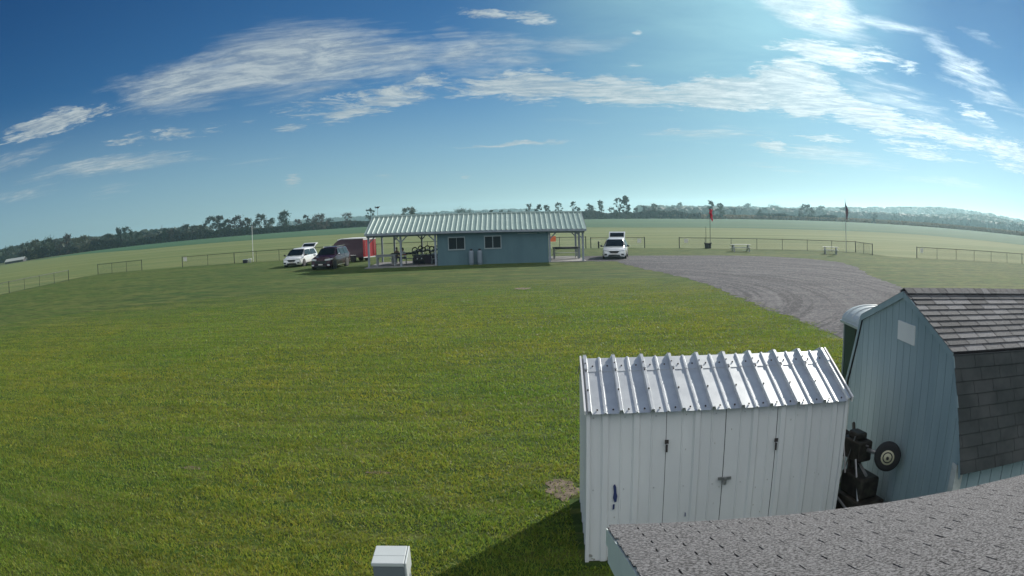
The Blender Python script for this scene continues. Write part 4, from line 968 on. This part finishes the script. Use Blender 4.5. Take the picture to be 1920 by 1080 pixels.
    if hatch:
        hx, hzz = -Ln+.42, Ht-.02; a = rad(hatch)
        hp = bpy.data.objects.new('liftgate', None); C.objects.link(hp); hp.parent = t; hp.location = (hx, 0, hzz); hp.rotation_euler = (0, a, 0)
        m = MB(); m.prism([(0, 0), (-.45, .10), (-1.0, .08), (-1.15, -.04), (-1.12, -.1), (-.98, -.02), (-.45, .02), (0, -.05)], lambda aa, b, tt: (aa, tt, b), -Wd*.74, Wd*.74); m.build('gate_panel', paint, hp, bevel=.02)
        m = MB(); m.prism([(-.12, -.055), (-.95, -.035), (-.95, -.06), (-.12, -.08)], lambda aa, b, tt: (aa, tt, b), -Wd*.62, Wd*.62); m.prism([(-.10, .035), (-.44, .118), (-.72, .112), (-.72, .10), (-.44, .106), (-.10, .025)], lambda aa, b, tt: (aa, tt, b), -Wd*.64, Wd*.64); m.build('gate_glass', 'car_glass', hp)
        for s_ in (-1, 1): m = MB(); m.tube((-.55, s_*Wd*.66, -.02), (-.05, s_*Wd*.70, -.62), .015, n=6); m.build('gas_strut', 'black_plastic', hp)
        m = MB(); m.box(-Ln-.005, -Ln+.16, -Wd*.7, Wd*.7, .62, Ht-.2); m.build('open_boot', 'black_plastic', t)
    if suv:
        for s_ in (-1, 1): m = MB(); m.bar((w1-.2, s_*Wd*.66, Ht+.05), (-Ln+.8, s_*Wd*.66, Ht+.05), .04, .04); m.build('roof_rail', 'chrome', t)
        m = MB(); m.bar((-Ln+.55, -Wd*.6, Ht+.03), (-Ln+.55, Wd*.6, Ht+.03), .25, .04); m.build('spoiler', 'black_plastic', t)
    return t
VAN = dict(W=1.98, H=1.72, L=5.1, hood=.98, belt=1.0, ws0=-.95, ws1=-2.0, rear=1.55, rw=-4.0, wr=.34, hl=.66)
SUVD = dict(W=2.02, H=1.86, L=5.2, hood=1.14, belt=1.16, ws0=-1.45, ws1=-2.2, rear=1.7, rw=-4.0, wr=.39, hl=.80)
def heading(az_): return PI/2 - rad(az_)          # local +x points to compass azimuth az_
car('minivan', 'white minivan with raised tailgate parked on the gravel right of the pavilion', 'van', (8.72, 61.3, 0), heading(191.5), 'van_white', VAN, 'parked cars', hatch=27)
car('minivan', 'white minivan with raised tailgate parked on grass left of the dark maroon vehicle', 'van', (-20.5, 66.3, 0), heading(185), 'van_white', VAN, 'parked cars', hatch=19)
car('suv', 'dark maroon sport utility vehicle parked in front of the red trailer', 'car', (-16.0, 60.3, 0), heading(187), 'maroon_paint', SUVD, 'parked cars', suv=True)

# cargo trailer
tl = thing('cargo_trailer', 'enclosed cargo trailer with bright red rear, dark side and white roof behind the maroon vehicle', 'trailer', (-14.05, 69.4, 0), heading(-63))
TL, TWd, TH = 3.3, 2.05, 2.3
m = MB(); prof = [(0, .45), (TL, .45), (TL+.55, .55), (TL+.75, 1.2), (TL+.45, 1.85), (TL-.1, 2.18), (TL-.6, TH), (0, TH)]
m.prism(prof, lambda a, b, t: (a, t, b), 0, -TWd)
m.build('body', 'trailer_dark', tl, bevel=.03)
m = MB(); m.box(-.012, 0.02, -TWd+.01, -.01, .5, TH-.02); m.build('rear_door', 'trailer_red', tl, bevel=.004)
m = MB(); m.prism([(-.03, TH-.02), (TL-.6, TH-.02), (TL-.08, 2.17), (TL-.04, 2.25), (TL-.55, TH+.05), (-.03, TH+.05)], lambda a, b, t: (a, t, b), .03, -TWd-.03); m.build('roof', 'trailer_white', tl)
m = MB(); m.box(-.03, -.0, -TWd+.05, -.05, TH-.16, TH-.03); m.box(-.035, 0, -TWd/2-.015, -TWd/2+.015, .5, TH-.2)
m.box(-.05, 0, -TWd+.02, -.02, .4, .5); m.build('rear_door_trim', 'trailer_white', tl)
m = MB()
for yy in (-TWd+.3, -.3): m.tube((-.05, yy, .5), (-.05, yy, TH-.2), .02, n=6)
m.build('door_bar', 'chrome', tl)
for yy in (-TWd+.12, -.12): m = MB(); m.box(-.05, 0, yy-.05, yy+.05, .62, .8); m.build('tail_light', 'tail_red', tl)
for s_, yy in ((1, .06), (-1, -TWd-.06)):
    for xx in (1.2, 1.95):
        wheel(tl, xx, yy, .32, .2, 'trailer_white', s_)
    m = MB(); m.box(.75, 2.4, yy-.12, yy+.12, .68, .72); m.build('fender', 'chrome', tl)
m = MB(); m.bar((TL+.3, -.4, .42), (TL+1.9, -TWd/2, .45), .08, .1); m.bar((TL+.3, -TWd+.4, .42), (TL+1.9, -TWd/2, .45), .08, .1); m.tube((TL+1.7, -TWd/2, 0), (TL+1.7, -TWd/2, .75), .035, n=8); m.build('tongue', 'dark_metal', tl)

# ------------------------------------------------------------------ people
def person(label, loc, rz, shirt, seated=True, lean=.25):
    H0 = .46 if seated else .92
    root = None
    V, E, R = [], [], []
    def vtx(p, r, par=None):
        V.append(p); R.append(r)
        if par is not None: E.append((par, len(V)-1))
        return len(V)-1
    pel = vtx((0, 0, H0+.08), .15)
    wst = vtx((lean*.25, 0, H0+.27), .135, pel); chs = vtx((lean*.7, 0, H0+.45), .165, wst); nb_ = vtx((lean, 0, H0+.58), .09, chs); nk = vtx((lean+.03, 0, H0+.65), .055, nb_)
    h1 = vtx((lean+.06, 0, H0+.74), .085, nk); h2 = vtx((lean+.055, 0, H0+.84), .088, h1); vtx((lean+.04, 0, H0+.89), .05, h2); vtx((lean+.16, 0, H0+.755), .014, h1)
    for s_ in (-1, 1):
        sh = vtx((lean, s_*.19, H0+.54), .062, nb_); el_ = vtx((lean+.12, s_*.24, H0+.28), .045, sh); wr = vtx((lean+.34, s_*.17, H0+.26), .032, el_); pm = vtx((lean+.41, s_*.16, H0+.26), .036, wr)
        for q, (dy, ln_) in enumerate(((-.03, .07), (-.01, .085), (.01, .08), (.03, .065))):
            a = vtx((lean+.41+ln_*.55, s_*.16+dy, H0+.25), .011, pm); vtx((lean+.41+ln_, s_*.16+dy, H0+.225), .009, a)
        th = vtx((lean+.42, s_*.16-s_*.045, H0+.265), .012, pm); vtx((lean+.46, s_*.16-s_*.06, H0+.255), .01, th)
        hp = vtx((.02, s_*.1, H0+.05), .1, pel)
        if seated: kn = vtx((.44, s_*.14, H0+.06), .068, hp); an = vtx((.42, s_*.14, .09), .045, kn)
        else: kn = vtx((.03, s_*.11, .5), .065, hp); an = vtx((-.02, s_*.11, .09), .045, kn)
        bx_ = .42 if seated else -.02
        vtx((bx_+.17, s_*.14, .05), .04, an)
    me = bpy.data.meshes.new('person'); me.from_pydata(V, E, [])
    o = bpy.data.objects.new('person', me); C.objects.link(o)
    sk = o.modifiers.new('skin', 'SKIN'); sv = me.skin_vertices[0].data
    for i, r in enumerate(R): sv[i].radius = (r, r)
    sv[0].use_root = True
    ss = o.modifiers.new('sub', 'SUBSURF'); ss.levels = 1; ss.render_levels = 1
    # cloth / skin by height on the body: one continuous surface, one procedural material
    m = bpy.data.materials.new('person_'+shirt); m.use_nodes = True; t = NT(m.node_tree); p = t.n['Principled BSDF']
    co = t.new('ShaderNodeTexCoord').outputs['Object']; sp = t.new('ShaderNodeSeparateXYZ'); t.put(sp.inputs[0], co)
    isneck = t.m('GREATER_THAN', sp.outputs[2], H0+.62); hand = t.m('MULTIPLY', t.m('GREATER_THAN', sp.outputs[0], lean+.18), t.m('GREATER_THAN', sp.outputs[2], H0+.16))
    sk_ = t.m('MAXIMUM', isneck, hand); leg = t.m('LESS_THAN', sp.outputs[2], H0+.14)
    sc1 = M[shirt].node_tree.nodes['Principled BSDF']
    base = (.74, .73, .72) if shirt == 'shirt_white' else (.36, .26, .17)
    stripe = t.m('MULTIPLY', t.m('GREATER_THAN', sp.outputs[2], H0+.30), t.m('LESS_THAN', sp.outputs[2], H0+.38))
    c = t.mix(stripe if shirt == 'shirt_white' else 0.0, base, (.5, .05, .03)); c = t.mix(leg, c, (.05, .06, .10)); c = t.mix(sk_, c, (.42, .24, .17))
    shoe = t.m('LESS_THAN', sp.outputs[2], .1); c = t.mix(shoe, c, (.02, .02, .02))
    t.put(p.inputs['Base Color'], c); p.inputs['Roughness'].default_value = .8; M[m.name] = m; me.materials.append(m)
    o.location = loc; o.rotation_euler = (0, 0, rz); tag(o, label, 'person')
    m = MB(); m.sphere((lean+.035, 0, H0+.845), .105, 12, 8, (1, .9, .95)); m.sphere((lean-.0, 0, H0+.79), .09, 10, 6); m.build('hair', 'hair_dark', o, smooth=True)
    return o
person('person in white top with red band sitting right of the front pavilion post', (-8.9, 62.6, .1), rad(190), 'shirt_white')
person('person in a tan top sitting left of the front pavilion post', (-10.0, 64.2, .1), rad(-60), 'shirt_tan', lean=.12)
bench('grey bench under the seated person in the tan top', -10.0, 64.2, 1.2, 'wood_grey')
bench('grey bench under the seated person in the white top', -8.6, 62.6, 1.0, 'wood_grey')

# ------------------------------------------------------------------ trees
LG = 'trees of the left tree line'
def leafcloud(g, blobs, n, size, flat=.8):
    """n leaf-sized quads spread through clumps; blobs = (x, y, z, r)"""
    B = np.array(blobs); wgt = B[:, 3]**1.7; k = g.choice(len(B), n, p=wgt/wgt.sum())
    d = g.normal(size=(n, 3)); d /= np.linalg.norm(d, axis=1)[:, None]
    r = B[k, 3]*np.abs(g.normal(0, .72, n)); c = B[k, :3]+d*r[:, None]*np.array([1, 1, flat])
    u = g.normal(size=(n, 3)); u /= np.linalg.norm(u, axis=1)[:, None]; v = np.cross(u, g.normal(size=(n, 3))); v /= np.linalg.norm(v, axis=1)[:, None]
    s = (size*(.5+g.random(n)))[:, None]
    q = np.stack([c-u*s-v*s*.6, c+u*s-v*s*.6, c+u*s*.7+v*s*.7, c-u*s*.7+v*s*.7], 1)
    return q.reshape(-1, 3), np.arange(n*4).reshape(n, 4)
def tree(label, x, y, h, wd, leaf, shape, seed, group, dens=1.0, low=.12):
    g = np.random.default_rng(seed); t = thing('tree', label, 'tree', (x, y, 0), 0, group)
    R = wd/2*(1.32 if group == LG else 1.12); tr = MB(); th = h*(.35 if shape != 'sparse' else .5); r0 = max(.12, h*.022)
    tr.tube((0, 0, -.1), (R*.05, 0, th), r0, r0*.7, 7)
    blobs = []; nb = {'round': 28, 'sparse': 22, 'column': 16, 'spiky': 26, 'bush': 18, 'dome': 34}[shape]
    lows = {'round': .05, 'sparse': .16, 'column': .04, 'spiky': .05, 'bush': .04, 'dome': .08}[shape]
    for k in range(nb):
        a = g.uniform(0, 2*PI); q = (k+.5)/nb; u = g.random()
        z = h*(lows+(.94-lows)*q)
        # half width of the crown at this height
        prof = {'round': math.sin(PI*min(.97, .30+.62*q))**.6, 'dome': math.sin(PI*min(.97, .32+.62*q))**.5, 'bush': math.cos(q*1.25)**.5, 'column': math.cos(q*1.3)**.5*.8, 'spiky': (1-.55*q)*(.75+.3*math.sin(k*2.3)), 'sparse': .35+.65*q if q < .8 else .8}[shape]
        rr = R*prof*(.25+.62*u**.6); br = R*({'sparse': .12, 'spiky': .15, 'column': .30}.get(shape, .19)+.13*g.random()**2)
        z = min(z, h-br*.7); p = (rr*math.cos(a), rr*math.sin(a), z); blobs.append((*p, br))
        if k % 2 == 0 or shape == 'sparse': tr.tube((R*.05*min(1, z/th), 0, min(z*.55, th)), (p[0]*.9, p[1]*.9, z), r0*.34, r0*.09, 5)
    for k in range(4): blobs.append((g.uniform(-.35, .35)*R, g.uniform(-.3, .3)*R, h*(1-g.uniform(.05, .16)), R*g.uniform(.12, .2)))
    if shape in ('spiky', 'sparse', 'round'):
        for k in range(5): zz_ = g.uniform(.8, 1.0); blobs.append((g.uniform(-.75, .75)*R*(1.25-zz_), g.uniform(-.4, .4)*R, h*zz_, R*g.uniform(.06, .13)))
    tr.build('trunk', 'bark', t)
    n = int({'round': 2200, 'sparse': 1300, 'column': 1500, 'spiky': 2100, 'bush': 1300, 'dome': 2700}[shape]*dens)
    v, f = leafcloud(g, blobs, n, {'sparse': .22, 'spiky': .24}.get(shape, .27)*max(.7, min(1.6, h/11)))
    v[:, 2] = np.maximum(v[:, 2], .05)
    npmesh('crown', v, f, leaf, t); return t
# (azimuth, distance, height, width, leaf, shape, label)
CG = 'trees beyond the field behind the pavilion'; RG = 'hazy trees on the right'
TR = [
(-42.7,560,12.6,15,'leaf_dark','round','dark rounded tree at the extreme left edge above the pale farm roof',LG),
(-41.0,540,13.1,14,'leaf_dark','round','dark broad tree right behind the pale farm roof at far left',LG),
(-39.9,500,13.4,11.5,'leaf_olive','round','yellowish olive tree just right of the pale farm roof',LG),
(-38.7,500,13.3,12.3,'leaf_green','round','mid green tree between the olive trees of the far left tree line',LG),
(-37.84,505,12.1,10.3,'leaf_grey','round','greyish green tree in the middle of the far left clump',LG),
(-36.77,500,13.6,11,'leaf_brown','round','brownish taller tree in the far left clump above the first fence end post',LG),
(-35.94,505,10.6,10,'leaf_olive','bush','low olive tree with yellow patches right of the brownish tree',LG),
(-35.06,495,11.4,10.6,'leaf_olive','round','orange tinted olive tree above the four post fence section',LG),
(-34.1,520,8.9,10,'leaf_brown','bush','low tan bush like tree in the dip of the left tree line',LG),
(-32.74,495,10.3,9.4,'leaf_dark','round','dark tree forming the left shoulder of the big dark clump',LG),
(-31.79,485,13.2,8.5,'leaf_dark','spiky','tallest spiky dark tree of the big dark clump on the left',LG),
(-31.01,485,13.0,10.7,'leaf_dark','round','dark dense tree on the right side of the big dark clump',LG),
(-29.9,480,9.0,7.2,'leaf_dark','round','small dark tree falling away right of the big dark clump',LG),
(-28.92,490,7.6,8.9,'leaf_grey','round','low grey green tree left of the orange speckled bush',LG),
(-28.22,480,6.2,7.1,'leaf_olive','bush','low orange speckled bush between two low trees in the left line',LG),
(-27.64,470,9.4,5,'leaf_dark','column','narrow dark upright tree left of the tan narrow tree',LG),
(-27.1,470,8.2,4.9,'leaf_brown','column','narrow tan brown upright tree in the left line',LG),
(-26.5,480,7.4,5.4,'leaf_dark','round','small dark tree beside the narrow tan tree',LG),
(-25.83,470,10.4,7.5,'leaf_dark','spiky','dark tree with two spiky tops left of the olive tree',LG),
(-25.1,475,9.2,6,'leaf_grey','round','grey green tree between the spiky dark tree and the olive tree',LG),
(-24.47,465,9.2,7.3,'leaf_olive','round','bright olive tree before the tall light green trees',LG),
(-23.68,465,13.7,10.2,'leaf_grey','round','tall light green tree, left of the twin tall trees',LG),
(-22.95,470,14.4,7.4,'leaf_grey','spiky','tallest light green tree with a forked top in the left line',LG),
(-22.3,470,11.4,7.3,'leaf_green','round','mid green tree filling in right of the fork topped tree',LG),
(-21.5,465,12.7,12,'leaf_brown','dome','wide tree with reddish brown top right of the fork topped tree',LG),
(-20.6,465,11.0,8,'leaf_olive','round','olive tree left of the white staff',LG),
(-19.61,460,12.3,11.2,'leaf_grey','round','greyish tree with pointed tip above the white staff',LG),
(-18.7,470,9.6,7.5,'leaf_green','round','low green tree left of the dark feathery tree',LG),
(-17.7,455,13.3,11,'leaf_dark','spiky','dark feathery tree with spreading tips above the left van',LG),
(-16.56,465,7.6,6.3,'leaf_brown','bush','low brownish tree between the feathery tree and the gap',LG),
(-15.87,460,10.2,6.2,'leaf_grey','sparse','thin airy tree left of the round brown tree above the maroon vehicle',LG),
(-14.84,455,9.9,10.8,'leaf_brown','dome','round brown green tree above the maroon vehicle',LG),
(-14.0,460,6.6,6,'leaf_dark','bush','low dark bush right of the round brown green tree',LG),
(-12.64,455,9.3,10,'leaf_brown','sparse','bare reddish spreading tree standing alone above the trailer',CG),
(-10.82,450,11.4,6.8,'leaf_dark','sparse','thin leaning dark tree just left of the weather mast',CG),
(-7.73,430,10.5,11,'leaf_olive','dome','rounded olive tree rising behind the left part of the pavilion ridge',CG),
(-5.75,600,7.5,9.6,'leaf_grey','round','low hazy tree behind the ridge left of the large hazy dome tree',CG),
(-4.84,520,6.3,4.5,'leaf_dark','round','tiny dark tree between low hazy tree and large hazy dome tree',CG),
(-3.58,700,11.2,21,'leaf_green','dome','large hazy dome shaped tree behind the middle of the pavilion ridge',CG),
(-1.32,480,7.3,4.8,'leaf_dark','round','small dark tree, left of a row of small trees above the pavilion ridge',CG),
(-0.6,480,6.8,4.5,'leaf_dark','round','small dark tree right next to the leftmost of the ridge row',CG),
(0.1,480,6.6,6.2,'leaf_dark','bush','low wide dark tree in the middle of the pavilion ridge row',CG),
(1.0,520,5.8,6,'leaf_green','bush','low green tree left of the grey leafed cluster over the ridge',CG),
(1.55,440,10.6,5.7,'leaf_grey','sparse','airy grey tree at the left end of the cluster over the ridge',CG),
(2.3,445,9.8,5,'leaf_grey','round','second tree of the grey cluster over the ridge',CG),
(2.95,445,9.2,4.8,'leaf_grey','round','low tree in the middle of the grey cluster over the ridge',CG),
(3.86,440,10.5,7,'leaf_grey','sparse','spreading airy tree at the right end of the grey cluster over the ridge',CG),
(4.98,440,11.2,5.1,'leaf_dark','sparse','lone slender tree above the right end of the pavilion roof',CG),
(5.43,440,7.2,3.8,'leaf_dark','round','short tree tucked right of the lone slender tree',CG),
(6.3,440,9.2,7,'leaf_grey','round','round grey tree first beyond the right end of the roof',CG),
(7.14,435,11.3,5.6,'leaf_dark','spiky','pointed dark tree above the fence gap left of the gravel van',CG),
(8.04,450,7.2,6.8,'leaf_grey','bush','low grey tree left of the tall forked tree',CG),
(8.55,430,12.6,7.2,'leaf_dark','sparse','left half of the tall forked pair of trees above the gravel van',CG),
(9.1,432,14.0,5.4,'leaf_dark','round','taller right half of the forked pair of trees above the gravel van',CG),
(9.88,450,6.6,4.5,'leaf_grey','bush','low grey bush tree right of the tall forked pair',CG),
(10.55,445,8.1,3.8,'leaf_grey','column','narrow grey tree right of the low bush tree',CG),
(11.31,445,9.2,6.8,'leaf_dark','spiky','dark spiky topped tree right of the narrow grey tree',CG),
(13.34,900,15.8,9.5,'leaf_green','dome','hazy rounded lone tree far off between van and windsock',RG),
(15.8,430,11.1,6.8,'leaf_dark','spiky','dark ragged tree directly behind the windsock',RG),
(16.6,435,9.4,6.4,'leaf_dark','round','dark tree touching the ragged tree right of the windsock',RG),
(17.63,480,6.5,4.6,'leaf_grey','bush','small hazy tree right of the windsock trees',RG),
(19.75,455,6.3,3.6,'leaf_dark','round','small dark tree above the brown corn left of the hazy dome tree',RG),
(18.76,1000,17,13,'leaf_green','dome','pale hazy tree standing highest on the wooded rise behind the first picnic table',RG),
(20.9,800,13.2,24,'leaf_green','dome','wide hazy tree mass above the first picnic table',RG),
(23.65,470,10.6,12,'leaf_grey','round','nearer grey tree darker than the woods between picnic tables',RG),
(24.9,750,13.1,14,'leaf_green','dome','pale hazy round tree left of the flag pole',RG),
(26.9,800,13.5,15,'leaf_green','dome','pale hazy round tree right of the flag',RG),
(29.5,460,6.4,4.2,'leaf_grey','bush','small hazy tree at the field edge right of the flag pole',RG),
]
for i, (a, d, h, wd, lf, shp, lb, gr) in enumerate(TR):
    x, y = pol(a, d); tree(lb, x, y, h, wd, lf, shp, 100+i, gr)

# brush along the field edge (nobody could count it)
def brush(name, label, line, hfun, leaf, n, size, seed, depth=7, cat='brush'):
    g = np.random.default_rng(seed); P = np.array([pol(a, d) for a, d in line]); seg = np.hypot(*(P[1:]-P[:-1]).T); cum = np.r_[0, np.cumsum(seg)]
    s = g.random(n)*cum[-1]; k = np.clip(np.searchsorted(cum, s)-1, 0, len(seg)-1); f = (s-cum[k])/seg[k]
    c = P[k]+(P[k+1]-P[k])*f[:, None]; dirn = c/np.linalg.norm(c, axis=1)[:, None]; c = c+dirn*(g.random(n)*depth)[:, None]
    hh = hfun(s, g); z = hh*g.random(n)**.8
    c3 = np.c_[c, z]; u = g.normal(size=(n, 3)); u /= np.linalg.norm(u, axis=1)[:, None]; v = np.cross(u, g.normal(size=(n, 3))); v /= np.linalg.norm(v, axis=1)[:, None]
    sz = (size*(.5+g.random(n)))[:, None]; q = np.stack([c3-u*sz-v*sz*.7, c3+u*sz-v*sz*.7, c3+u*sz*.8+v*sz*.8, c3-u*sz*.8+v*sz*.8], 1).reshape(-1, 3); q[:, 2] = np.maximum(q[:, 2], .03)
    o = npmesh(name, q, np.arange(n*4).reshape(n, 4), leaf); struct(o, 'stuff'); tag(o, label, cat); return o
wob = lambda base, amp, f1: (lambda s, g: base*(1+amp*np.sin(s*f1)+amp*.6*np.sin(s*f1*2.7+1)))
brush('undergrowth', 'dark undergrowth under the left tree line', [(-41.5, 500), (-36, 500), (-33, 492), (-29.5, 478), (-26, 468), (-22, 452)], wob(5.2, .3, .11), 'brush_leaf', 30000, .55, 1)
brush('hedgerow', 'dark even hedgerow from the white staff to behind the pavilion', [(-24, 458), (-20, 447), (-15, 455), (-11, 464), (-3, 456), (4, 452)], wob(3.9, .12, .1), 'leaf_dark', 30000, .5, 2)
brush('hedgerow', 'grey hedgerow right of the pavilion roof', [(4, 451), (10, 450), (13.6, 440), (15, 436)], wob(4.0, .2, .13), 'brush_leaf', 16000, .5, 3)
brush('hedgerow', 'dark low hedge behind the picnic tables', [(19.5, 455), (22, 458), (26.2, 466)], wob(3.0, .2, .15), 'brush_leaf', 9000, .5, 4)
brush('corn_field', 'dry brown standing corn strip at the far field edge on the right', [(11.5, 446), (13.5, 440), (16, 433), (20, 452), (28, 466), (33, 461), (38, 445), (46, 425)], lambda s, g: 2.3+.15*g.random(len(s)), 'corn_leaf', 34000, .35, 5, 26, 'corn')
# distant woods on low hills
def woods(name, label, line, zfun, depth, leaf, seed, n_cr, cr=(5, 9), cat='woods'):
    g = np.random.default_rng(seed); vs, fs, off = [], [], 0
    A_ = np.array(line, float)
    for k in range(n_cr):
        a = g.uniform(A_[0, 0], A_[-1, 0]); d0 = np.interp(a, A_[:, 0], A_[:, 1]); q = g.random(); top = np.interp(a, A_[:, 0], A_[:, 2])
        d = d0-depth*(1-q); base = CAM_H+d0*math.tan(rad(top)); r = g.uniform(*cr); z = (base-r*.9)*q**.8*1.0
        z = max(z, r*.5)
        x, y = pol(a, d); nn = 46
        dd = g.normal(size=(nn, 3)); dd /= np.linalg.norm(dd, axis=1)[:, None]; c = np.array([x, y, z])+dd*r*np.array([1, 1, .8])*(.8+.25*g.random((nn, 1)))
        u = g.normal(size=(nn, 3)); u /= np.linalg.norm(u, axis=1)[:, None]; v = np.cross(u, dd); v /= np.linalg.norm(v, axis=1)[:, None]; s = r*.3*(.6+.6*g.random((nn, 1)))
        u2 = np.cross(v, dd)
        vs.append(np.stack([c-u2*s-v*s, c+u2*s-v*s, c+u2*s+v*s, c-u2*s+v*s], 1).reshape(-1, 3)); fs.append(np.arange(nn*4).reshape(nn, 4)+off); off += nn*4
    o = npmesh(name, np.concatenate(vs), np.concatenate(fs), leaf); struct(o, 'stuff'); tag(o, label, cat); return o
RR = [(10.2, 1300, .12), (12.7, 1300, .28), (15.7, 1300, .32), (18.7, 1350, .42), (22.2, 1400, .50), (25.8, 1450, .66), (29.5, 1500, .84), (32.5, 1500, 1.02), (35.5, 1500, 1.20), (37.6, 1500, 1.17), (40.3, 1480, 1.07), (44.2, 1450, .80), (50, 1400, .5)]
woods('woods', 'pale hazy wooded ridge along the right horizon', RR, None, 160, 'leaf_green', 11, 2300, (6, 11))
R2 = [(28.5, 980, .02), (30, 980, .15), (32.4, 980, .38), (35.5, 980, .62), (37.5, 980, .83), (40.2, 980, .86), (44.2, 960, .55), (50, 950, .4)]
woods('woods', 'darker hazy wood in front of the ridge at far right', R2, None, 110, 'leaf_green', 12, 900, (5, 8))
R3 = [(11, 760, -.02), (16, 780, .0), (20, 800, .12), (24, 800, .15), (28, 820, .2), (32, 830, .1), (36, 800, .1), (46, 760, .05)]
woods('woods', 'low hazy belt of woods behind the brown corn', R3, None, 60, 'leaf_grey', 13, 900, (4, 7))
woods('woods', 'blue distant hills seen between the trees above the trailer', [(-18, 2200, .12), (-15.2, 2200, .22), (-13.9, 2200, .33), (-13, 2200, .22), (-11.8, 2200, .28), (-10, 2200, .05), (-4, 2000, .2), (-2.2, 2000, .36), (-1.2, 2000, .34), (2, 2000, .1)], None, 150, 'leaf_dark', 14, 700, (8, 14))
woods('woods', 'dark wood on the rise behind the far left trees', [(-52, 760, .5), (-45, 760, .72), (-43, 760, .85), (-40, 760, .98), (-37, 760, .9), (-35, 760, .80), (-33, 760, .58), (-29, 760, .2), (-24, 760, .05)], None, 90, 'leaf_dark', 15, 900, (5, 9))
# hill land under the woods
m = MB(); ring0, ring1, ring2 = [], [], []
hp_ = [(8, 1290, 0), (13, 1290, 2), (20, 1330, 6), (26, 1430, 12), (32, 1480, 20), (36, 1480, 24), (40, 1460, 20), (45, 1430, 12), (52, 1380, 4), (58, 1360, 0)]
for a, d, z in hp_: ring0.append((*pol(a, d-200), -.3)); ring1.append((*pol(a, d), z)); ring2.append((*pol(a, d+500), z*.9-.3))
m.loft([ring0, ring1, ring2], closed=False); struct(m.build('hills', 'far_land', smooth=True))
# farm buildings
def farm(label, a, d, L, Wd_, H_, rf_, roofm, wallm, rz):
    x, y = pol(a, d); t = thing('farm_building', label, 'building', (x, y, 0), rz)
    m = MB(); m.box(-L/2, L/2, -Wd_/2, Wd_/2, 0, H_); m.prism([(-Wd_/2, H_), (Wd_/2, H_), (0, H_+rf_)], lambda p, q, tt: (tt, p, q), -L/2, L/2); m.build('wall', wallm, t)
    m = MB()
    for s_ in (-1, 1): m.prism([(s_*(Wd_/2+.6), H_-.3), (0, H_+rf_+.05), (0, H_+rf_+.25), (s_*(Wd_/2+.6), H_-.1)], lambda p, q, tt: (tt, p, q), -L/2-.5, L/2+.5)
    m.build('roof', roofm, t)
    for k in range(3): m = MB(); m.box(-L/2+2+k*L/3.5, -L/2+4.5+k*L/3.5, -Wd_/2-.05, -Wd_/2, 0, min(2.8, H_-.3)); m.build('door', 'dark_metal', t)
farm('low farm shed with long pale roof at the far left under the trees', -42.0, 475, 17, 8, 1.5, 1.3, 'dull_roof', 'wood_dark', rad(20))
farm('tiny pale roofed farm shed below the wooded ridge at far right', 44.6, 900, 34, 14, 3.5, 3.5, 'barn_white', 'teal_siding', rad(-30))
# pylons
for a, d, lb in ((-27.9, 1500, 'faint lattice power pylon left, above the low left trees'), (-26.0, 1500, 'faint lattice power pylon right, above the narrow tan tree')):
    x, y = pol(a, d); t = thing('power_pylon', lb, 'pylon', (x, y, 0), rad(20), 'faint pylons on the left horizon')
    m = MB()
    for s_ in (-1, 1):
        for q in (-1, 1): m.bar((s_*2.4, q*2.4, 0), (s_*.35, q*.35, 27), .35, .35)
    for k in range(6):
        z = 3+k*4; w0 = 2.4-2.05*z/27; m.bar((-w0, 0, z), (w0, 0, z+3.5), .2, .2); m.bar((w0, 0, z), (-w0, 0, z+3.5), .2, .2)
    m.build('tower', 'steel', t)
    m = MB(); m.bar((-5, 0, 22), (5, 0, 22), .35, .3); m.bar((-4, 0, 26), (4, 0, 26), .35, .3); m.build('cross_arm', 'steel', t)

# ------------------------------------------------------------------ haze
hm = bpy.data.materials.new('haze'); hm.use_nodes = True; t = NT(hm.node_tree); t.n.clear()
pvn = t.new('ShaderNodeVolumePrincipled'); pvn.inputs['Color'].default_value = (.58, .90, 1.0, 1); pvn.inputs['Density'].default_value = .00023; pvn.inputs["Anisotropy"].default_value = .6
ou = t.new('ShaderNodeOutputMaterial'); t.l.new(pvn.outputs[0], ou.inputs['Volume']); M['haze'] = hm
m = MB(); m.box(-2700, 2700, -2700, 2700, -1.3, 48); hz_ = m.build('haze', 'haze'); struct(hz_, 'stuff')
tag(hz_, 'thin pale morning haze over the fields', 'haze')
